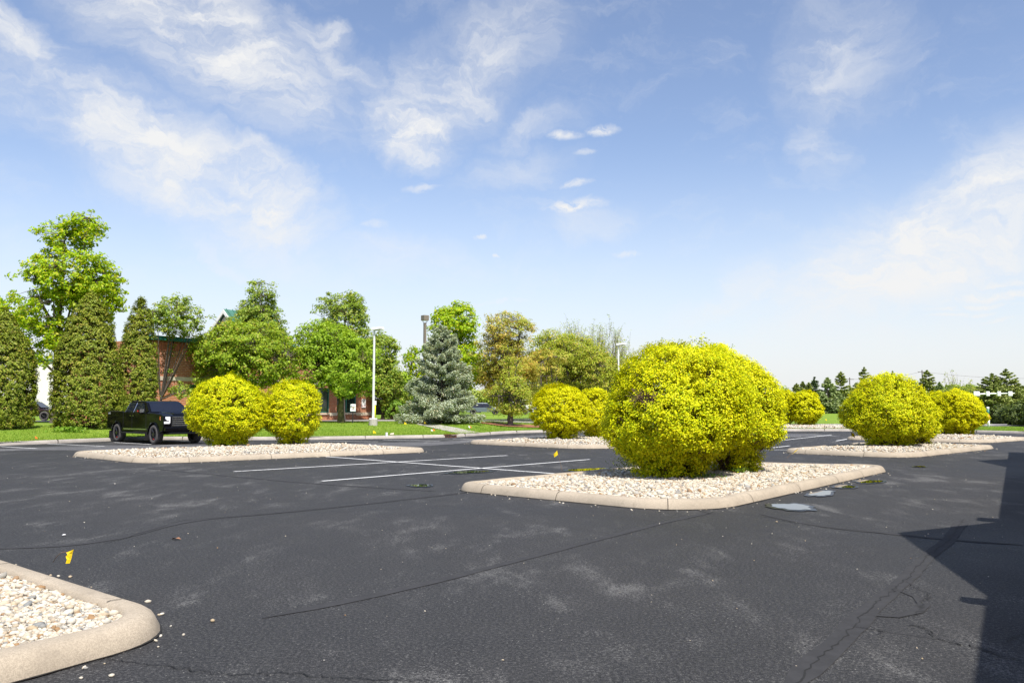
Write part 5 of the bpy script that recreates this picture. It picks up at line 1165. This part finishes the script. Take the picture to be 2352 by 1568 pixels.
def pickup(x, y, rz):
    root = empty('pickup_truck', (x, y, 0), rz, 'black crew cab pickup truck parked by the arborvitaes, partly hidden by a golden bush', 'pickup truck')
    W2 = 1.0; zb0 = .52
    a1 = arch(1.875, .50, zb0); a2 = arch(-1.875, .50, zb0)
    low = [(2.72, .60), (2.42, zb0)] + a1 + [(1.3, zb0), (-1.35, zb0)] + a2 + [(-2.5, zb0), (-2.95, .62)]
    up = [(-3.0, .8), (-3.0, 1.36), (-2.97, 1.40), (-1.28, 1.385), (-1.2, 1.36), (1.18, 1.335), (1.25, 1.36), (1.9, 1.345), (2.5, 1.30), (2.74, 1.22), (2.79, 1.05), (2.80, .72)]
    MB().prism(low + up, -W2, W2).build('body', M['black_paint'], root, .035, smooth=False, seg=3)
    # fender flares
    fl = MB()
    for cx_ in (1.875, -1.875):
        for s in (-1, 1):
            P1 = [(cx_ + .50 * cos(a), s * (W2 + .012), .42 + .50 * sin(a)) for a in np.linspace(.12, pi - .12, 14)]; P2 = [(cx_ + .585 * cos(a), s * (W2 + .012), .42 + .56 * sin(a)) for a in np.linspace(.08, pi - .08, 14)]
            P3 = [(q[0], s * (W2 + .035), q[2]) for q in P1]
            fl.add(P1 + P2 + P3, [(i, i + 1, i + 15, i + 14) for i in range(13)] + [(28 + i, 29 + i, 15 + i, 14 + i) for i in range(13)] + [(i, i + 1, 29 + i, 28 + i) for i in range(13)])
    fl.build('fender_flare', M['black_paint'], root)
    # bed interior rails hint
    # cab greenhouse
    hb, ht, zb1, zt1 = .95, .74, 1.345, 1.88
    def yy(z_): return hb + (ht - hb) * (z_ - zb1) / (zt1 - zb1)
    prof_ = [(-1.24, zb1), (1.36, zb1), (.66, 1.80), (.48, 1.86), (.25, 1.88), (-.8, 1.88), (-.94, 1.86), (-1.04, 1.80)]
    n = len(prof_); V = [(px_, -yy(pz), pz) for px_, pz in prof_] + [(px_, yy(pz), pz) for px_, pz in prof_]
    MB().add(V, [tuple(range(n)), tuple(range(2 * n - 1, n - 1, -1))] + [(i, i + n, (i + 1) % n + n, (i + 1) % n) for i in range(n)]).build('cab', M['black_paint'], root, .025, seg=2)
    for s in (-1, 1):
        for poly, nm in (([(-1.12, 1.38), (-.38, 1.38), (-.38, 1.80), (-.98, 1.80)], 'window'), ([(-.24, 1.38), (.92, 1.38), (.78, 1.50), (.42, 1.79), (-.24, 1.79)], 'window')):
            o = MB().add([(px_, s * (yy(pz) + .012), pz) for px_, pz in poly], [tuple(range(len(poly)))]).build(nm, M['carglass'], root)
        for (x0, z0_, x1, z1_) in ((-1.13, 1.38, -.99, 1.79), (-.27, 1.38, -.25, 1.80)): MB().tube([(x0, s * (yy(z0_) + .014), z0_), (x1, s * (yy(z1_) + .014), z1_)], .012, 5).build('window_trim', M['chrome'], root)
        mir = MB().box((.88, s * 1.13, 1.42), (.16, .26, .24)).build('mirror', M['black_paint'], root, .04); MB().box((.97, s * 1.13, 1.44), (.02, .2, .15)).build('mirror_cap', M['chrome'], mir)
        MB().box((.87, s * 1.265, 1.43), (.1, .01, .06)).build('mirror_marker', M['redmark'], mir)
        MB().box((.02, s * 1.06, .46), (2.5, .16, .06)).build('running_board', M['black_plastic'], root, .02)
        MB().box((0.05, s * 1.012, .63), (2.35, .02, .045)).build('rocker_highlight', M['chrome' if s < 0 else 'black_plastic'], root, .008)  # chrome on the near side only, standing in for the sunlit rocker highlight
        MB().box((-.42, s * 1.018, 1.22), (.16, .02, .03)).build('door_handle', M['chrome'], root); MB().box((.62 - .75, s * 1.018, 1.22), (.16, .02, .03)).build('door_handle', M['chrome'], root)
        dl = MB()
        for (x0, z0_, x1, z1_) in ((-1.23, 1.36, -1.2, .68), (-.3, 1.36, -.28, .6), (1.1, 1.33, 1.15, .6), (-1.2, .68, -1.0, .6), (-1.0, .6, 1.15, .6)): dl.tube([(x0, s * 1.001, z0_), (x1, s * 1.001, z1_)], .006, 4)
        dl.build('door_gap', M['black_plastic'], root)
        MB().box((-2.98, s * .93, 1.16), (.08, .12, .34)).build('taillight', M['red_lens'], root, .01)
        hl = MB().add([(2.50, s * 1.005, 1.19), (2.50, s * 1.005, 1.03), (2.79, s * .90, 1.03), (2.76, s * .90, 1.19), (2.80, s * .70, 1.03), (2.77, s * .70, 1.19), (2.62, s * .8, 1.19), (2.62, s * .8, 1.03)], [(0, 1, 2, 3), (3, 2, 4, 5), (0, 3, 5, 6), (1, 2, 4, 7)]).build('headlight', M['lamp_glass'], root)
        MB().add([(2.45, s * 1.008, 1.2), (2.45, s * 1.008, 1.06), (2.52, s * 1.008, 1.05), (2.52, s * 1.008, 1.2)], [(0, 1, 2, 3)]).build('side_marker', M['amber'], hl)
        MB().box((2.81, s * .86, .94), (.03, .24, .10)).box((2.81, s * .74, 1.03), (.03, .05, .22)).build('running_light', M['white_paint'], root, .008)
        MB().box((2.82, s * .72, .62), (.04, .22, .1)).build('fog_light', M['lamp_glass'], root, .01)
        MB().box((2.87, s * .45, .66), (.06, .12, .05)).build('tow_hook', M['redmark'], root, .01)
        for cx_ in (1.875, -1.875):
            MB().box((cx_ - .56, s * .98, .34), (.02, .26, .36)).build('mudflap', M['black_plastic'], root)
    # windscreen & rear glass
    ws = [(1.31, zb1 + .03), (.69, 1.775)]
    MB().add([(ws[0][0] + .016, -yy(ws[0][1]) + .08, ws[0][1] + .016), (ws[0][0] + .016, yy(ws[0][1]) - .08, ws[0][1] + .016), (ws[1][0] + .018, yy(ws[1][1]) - .07, ws[1][1] + .018), (ws[1][0] + .018, -yy(ws[1][1]) + .07, ws[1][1] + .018)], [(0, 1, 2, 3)]).build('windscreen', M['carglass'], root)
    MB().add([(-1.235, -.75, 1.42), (-1.235, .75, 1.42), (-1.085, .65, 1.8), (-1.085, -.65, 1.8)], [(3, 2, 1, 0)]).build('rear_window', M['carglass'], root)
    # hood bulge, grille, bumper, emblem
    MB().add([(1.3, -.6, 1.35), (1.3, .6, 1.35), (2.6, .5, 1.29), (2.6, -.5, 1.29), (1.5, -.45, 1.395), (1.5, .45, 1.395), (2.5, .38, 1.335), (2.5, -.38, 1.335)], [(4, 5, 6, 7), (0, 4, 7, 3), (1, 2, 6, 5), (0, 1, 5, 4), (3, 7, 6, 2)]).build('hood_bulge', M['black_paint'], root)
    gr_ = MB().box((2.82, 0, .98), (.04, 1.32, .46)).build('grille', M['black_plastic'], root, .01)
    bars = MB()
    for k_ in range(5): bars.box((2.85, 0, .82 + k_ * .085), (.03, 1.28, .022))
    bars.build('grille_bars', M['chrome'], gr_); bars.v = []; 
    MB().add([(2.872, -.13, 1.0), (2.872, -.04, 1.0), (2.872, -.03, .985), (2.872, .04, .985), (2.872, .13, .985), (2.872, .12, 1.06), (2.872, .03, 1.06), (2.872, .03, 1.08), (2.872, -.04, 1.08), (2.872, -.04, 1.06), (2.872, -.13, 1.06)], [tuple(range(11))]).build('emblem', M['black_paint'], gr_)
    MB().box((2.84, 0, .66), (.22, 1.94, .2)).build('front_bumper', M['black_paint'], root, .05); MB().box((2.78, 0, .5), (.2, 1.5, .1)).build('skid_plate', M['black_plastic'], root, .02)
    MB().box((-3.06, 0, .66), (.16, 1.9, .18)).build('rear_bumper', M['black_plastic'], root, .04); MB().box((0, 0, .5), (4.6, 1.3, .16)).build('chassis', M['black_plastic'], root)
    MB().box((.3, 0, 1.93), (.1, .03, .06)).build('antenna', M['black_plastic'], root)
    MB().tube([(-2.85, -.93, 1.41), (-1.35, -.93, 1.395)], .018, 5).tube([(-2.85, .93, 1.41), (-1.35, .93, 1.395)], .018, 5).build('bed_rail', M['black_plastic'], root)
    cu = bpy.data.curves.new('t', 'FONT'); cu.body = '4X4'; cu.size = .14; to = bpy.data.objects.new('t', cu); COL.objects.link(to); bpy.context.view_layer.update()
    me = bpy.data.meshes.new_from_object(to.evaluated_get(bpy.context.evaluated_depsgraph_get())); bpy.data.objects.remove(to); me.materials.clear()
    o = link('decal', me, M['white_paint'], root); o.rotation_euler = (pi / 2, 0, 0); o.location = (-2.86, -1.004, 1.27)
    for cx_ in (1.875, -1.875):
        for s in (-1, 1): wheel(root, cx_, s * .87, .42, .29, s, 6, s < 0)
    return root
hd = np.array([.745, -.667]); pickup(-16.24, 37.4, atan2(hd[1], hd[0]))
def car(x, y, z, rz, L, H, paint, label, suv=False, cat='car', name='parked_car'):
    root = empty(name, (x, y, z), rz, label, cat)
    r = .34; wb = L * .3; z0 = .28; hood = H * (.62 if suv else .58); bt = hood
    def ar(cx_): return [(cx_ + .4 * cos(a), max(z0, r + .4 * sin(a))) for a in np.linspace(0, pi, 9)]
    body = [(L / 2 - .1, z0)] + ar(wb) + ar(-wb) + [(-L / 2 + .1, z0), (-L / 2, .55), (-L / 2 + .03, bt - .05), (-L / 2 + .15, bt + .02), (L * .2, bt), (L / 2 - .25, bt - .12), (L / 2, bt - .3), (L / 2 + .01, .5)]
    MB().prism(body, -.9, .9).build('body', M[paint], root, .05)
    tz = H; g_ = [(-L / 2 + (.18 if suv else .45), bt), (L * .24, bt), (L * .08, tz - .03), (L * .0, tz), (-L * .28, tz), (-L / 2 + (.35 if suv else .95), tz - .05)]
    def yy(z_): return .86 - .2 * (z_ - bt) / (tz - bt)
    n = len(g_); V = [(a, -yy(b), b) for a, b in g_] + [(a, yy(b), b) for a, b in g_]
    MB().add(V, [tuple(range(n)), tuple(range(2 * n - 1, n - 1, -1))] + [(i, i + n, (i + 1) % n + n, (i + 1) % n) for i in range(n)]).build('cabin', M[paint], root, .04)
    for s in (-1, 1):
        for (a0, a1) in ((-.36 * L, -.1 * L), (-.08 * L, .14 * L)):
            MB().add([(a0, s * (yy(bt + .05) + .01), bt + .05), (a1 + .05 * L, s * (yy(bt + .05) + .01), bt + .05), (a1 - .03 * L if a1 > 0 else a1 + .05 * L, s * (yy(tz - .1) + .01), tz - .1), (a0 + .04 * L, s * (yy(tz - .1) + .01), tz - .1)], [(0, 1, 2, 3)]).build('window', M['carglass'], root)
        MB().box((L / 2 - .02, s * .68, .68), (.08, .3, .14)).build('headlight', M['lamp_glass'], root, .01); MB().box((-L / 2 + .02, s * .7, .8), (.08, .26, .18)).build('taillight', M['red_lens'], root, .01)
        for cx_ in (wb, -wb): wheel(root, cx_, s * .8, r, .22, s, 5)
    MB().add([(L * .232, -.74, bt + .06), (L * .232, .74, bt + .06), (L * .105, .64, tz - .08), (L * .105, -.64, tz - .08)], [(0, 1, 2, 3)]).build('windscreen', M['carglass'], root).location = (.03, 0, .02)
    return root
d = 60; car(at(74, d), d, zg(at(74, d), d) + .03, R(8), 4.3, 1.42, 'maroon_paint', 'dark maroon hatchback mostly hidden behind the leftmost arborvitae', suv=True)
d = 68; car(at(872, d), d, zg(at(872, d), d) + .03, R(172), 4.6, 1.62, 'grey_paint', 'grey suv parked in the shade behind the small bright shrub', suv=True)
d = 100; car(at(1112, d), d, zg(at(1112, d), d) + .03, R(5), 4.5, 1.45, 'grey_paint', 'grey car far off under the trees just right of the spruce')
d = 104; car(at(1182, d), d, zg(at(1182, d), d) + .03, R(0), 4.6, 1.5, 'maroon_paint', 'dark red car far off behind the vine covered stump')
d = 108; car(at(1208, d), d, zg(at(1208, d), d) + .03, R(0), 4.6, 1.9, 'white_paint', 'white van far off left of the middle golden bush', suv=True, name='parked_van', cat='van')
for i, (px, py) in enumerate([(1913, 953), (1925, 953)]):
    d = 168 + 6 * i; car(at(px, d), d, zg(at(px, d), d), R(4), 4.5, 1.5, 'white_paint', ['white car parked beyond the far lawn, left one', 'white car parked beyond the far lawn, right one'][i])
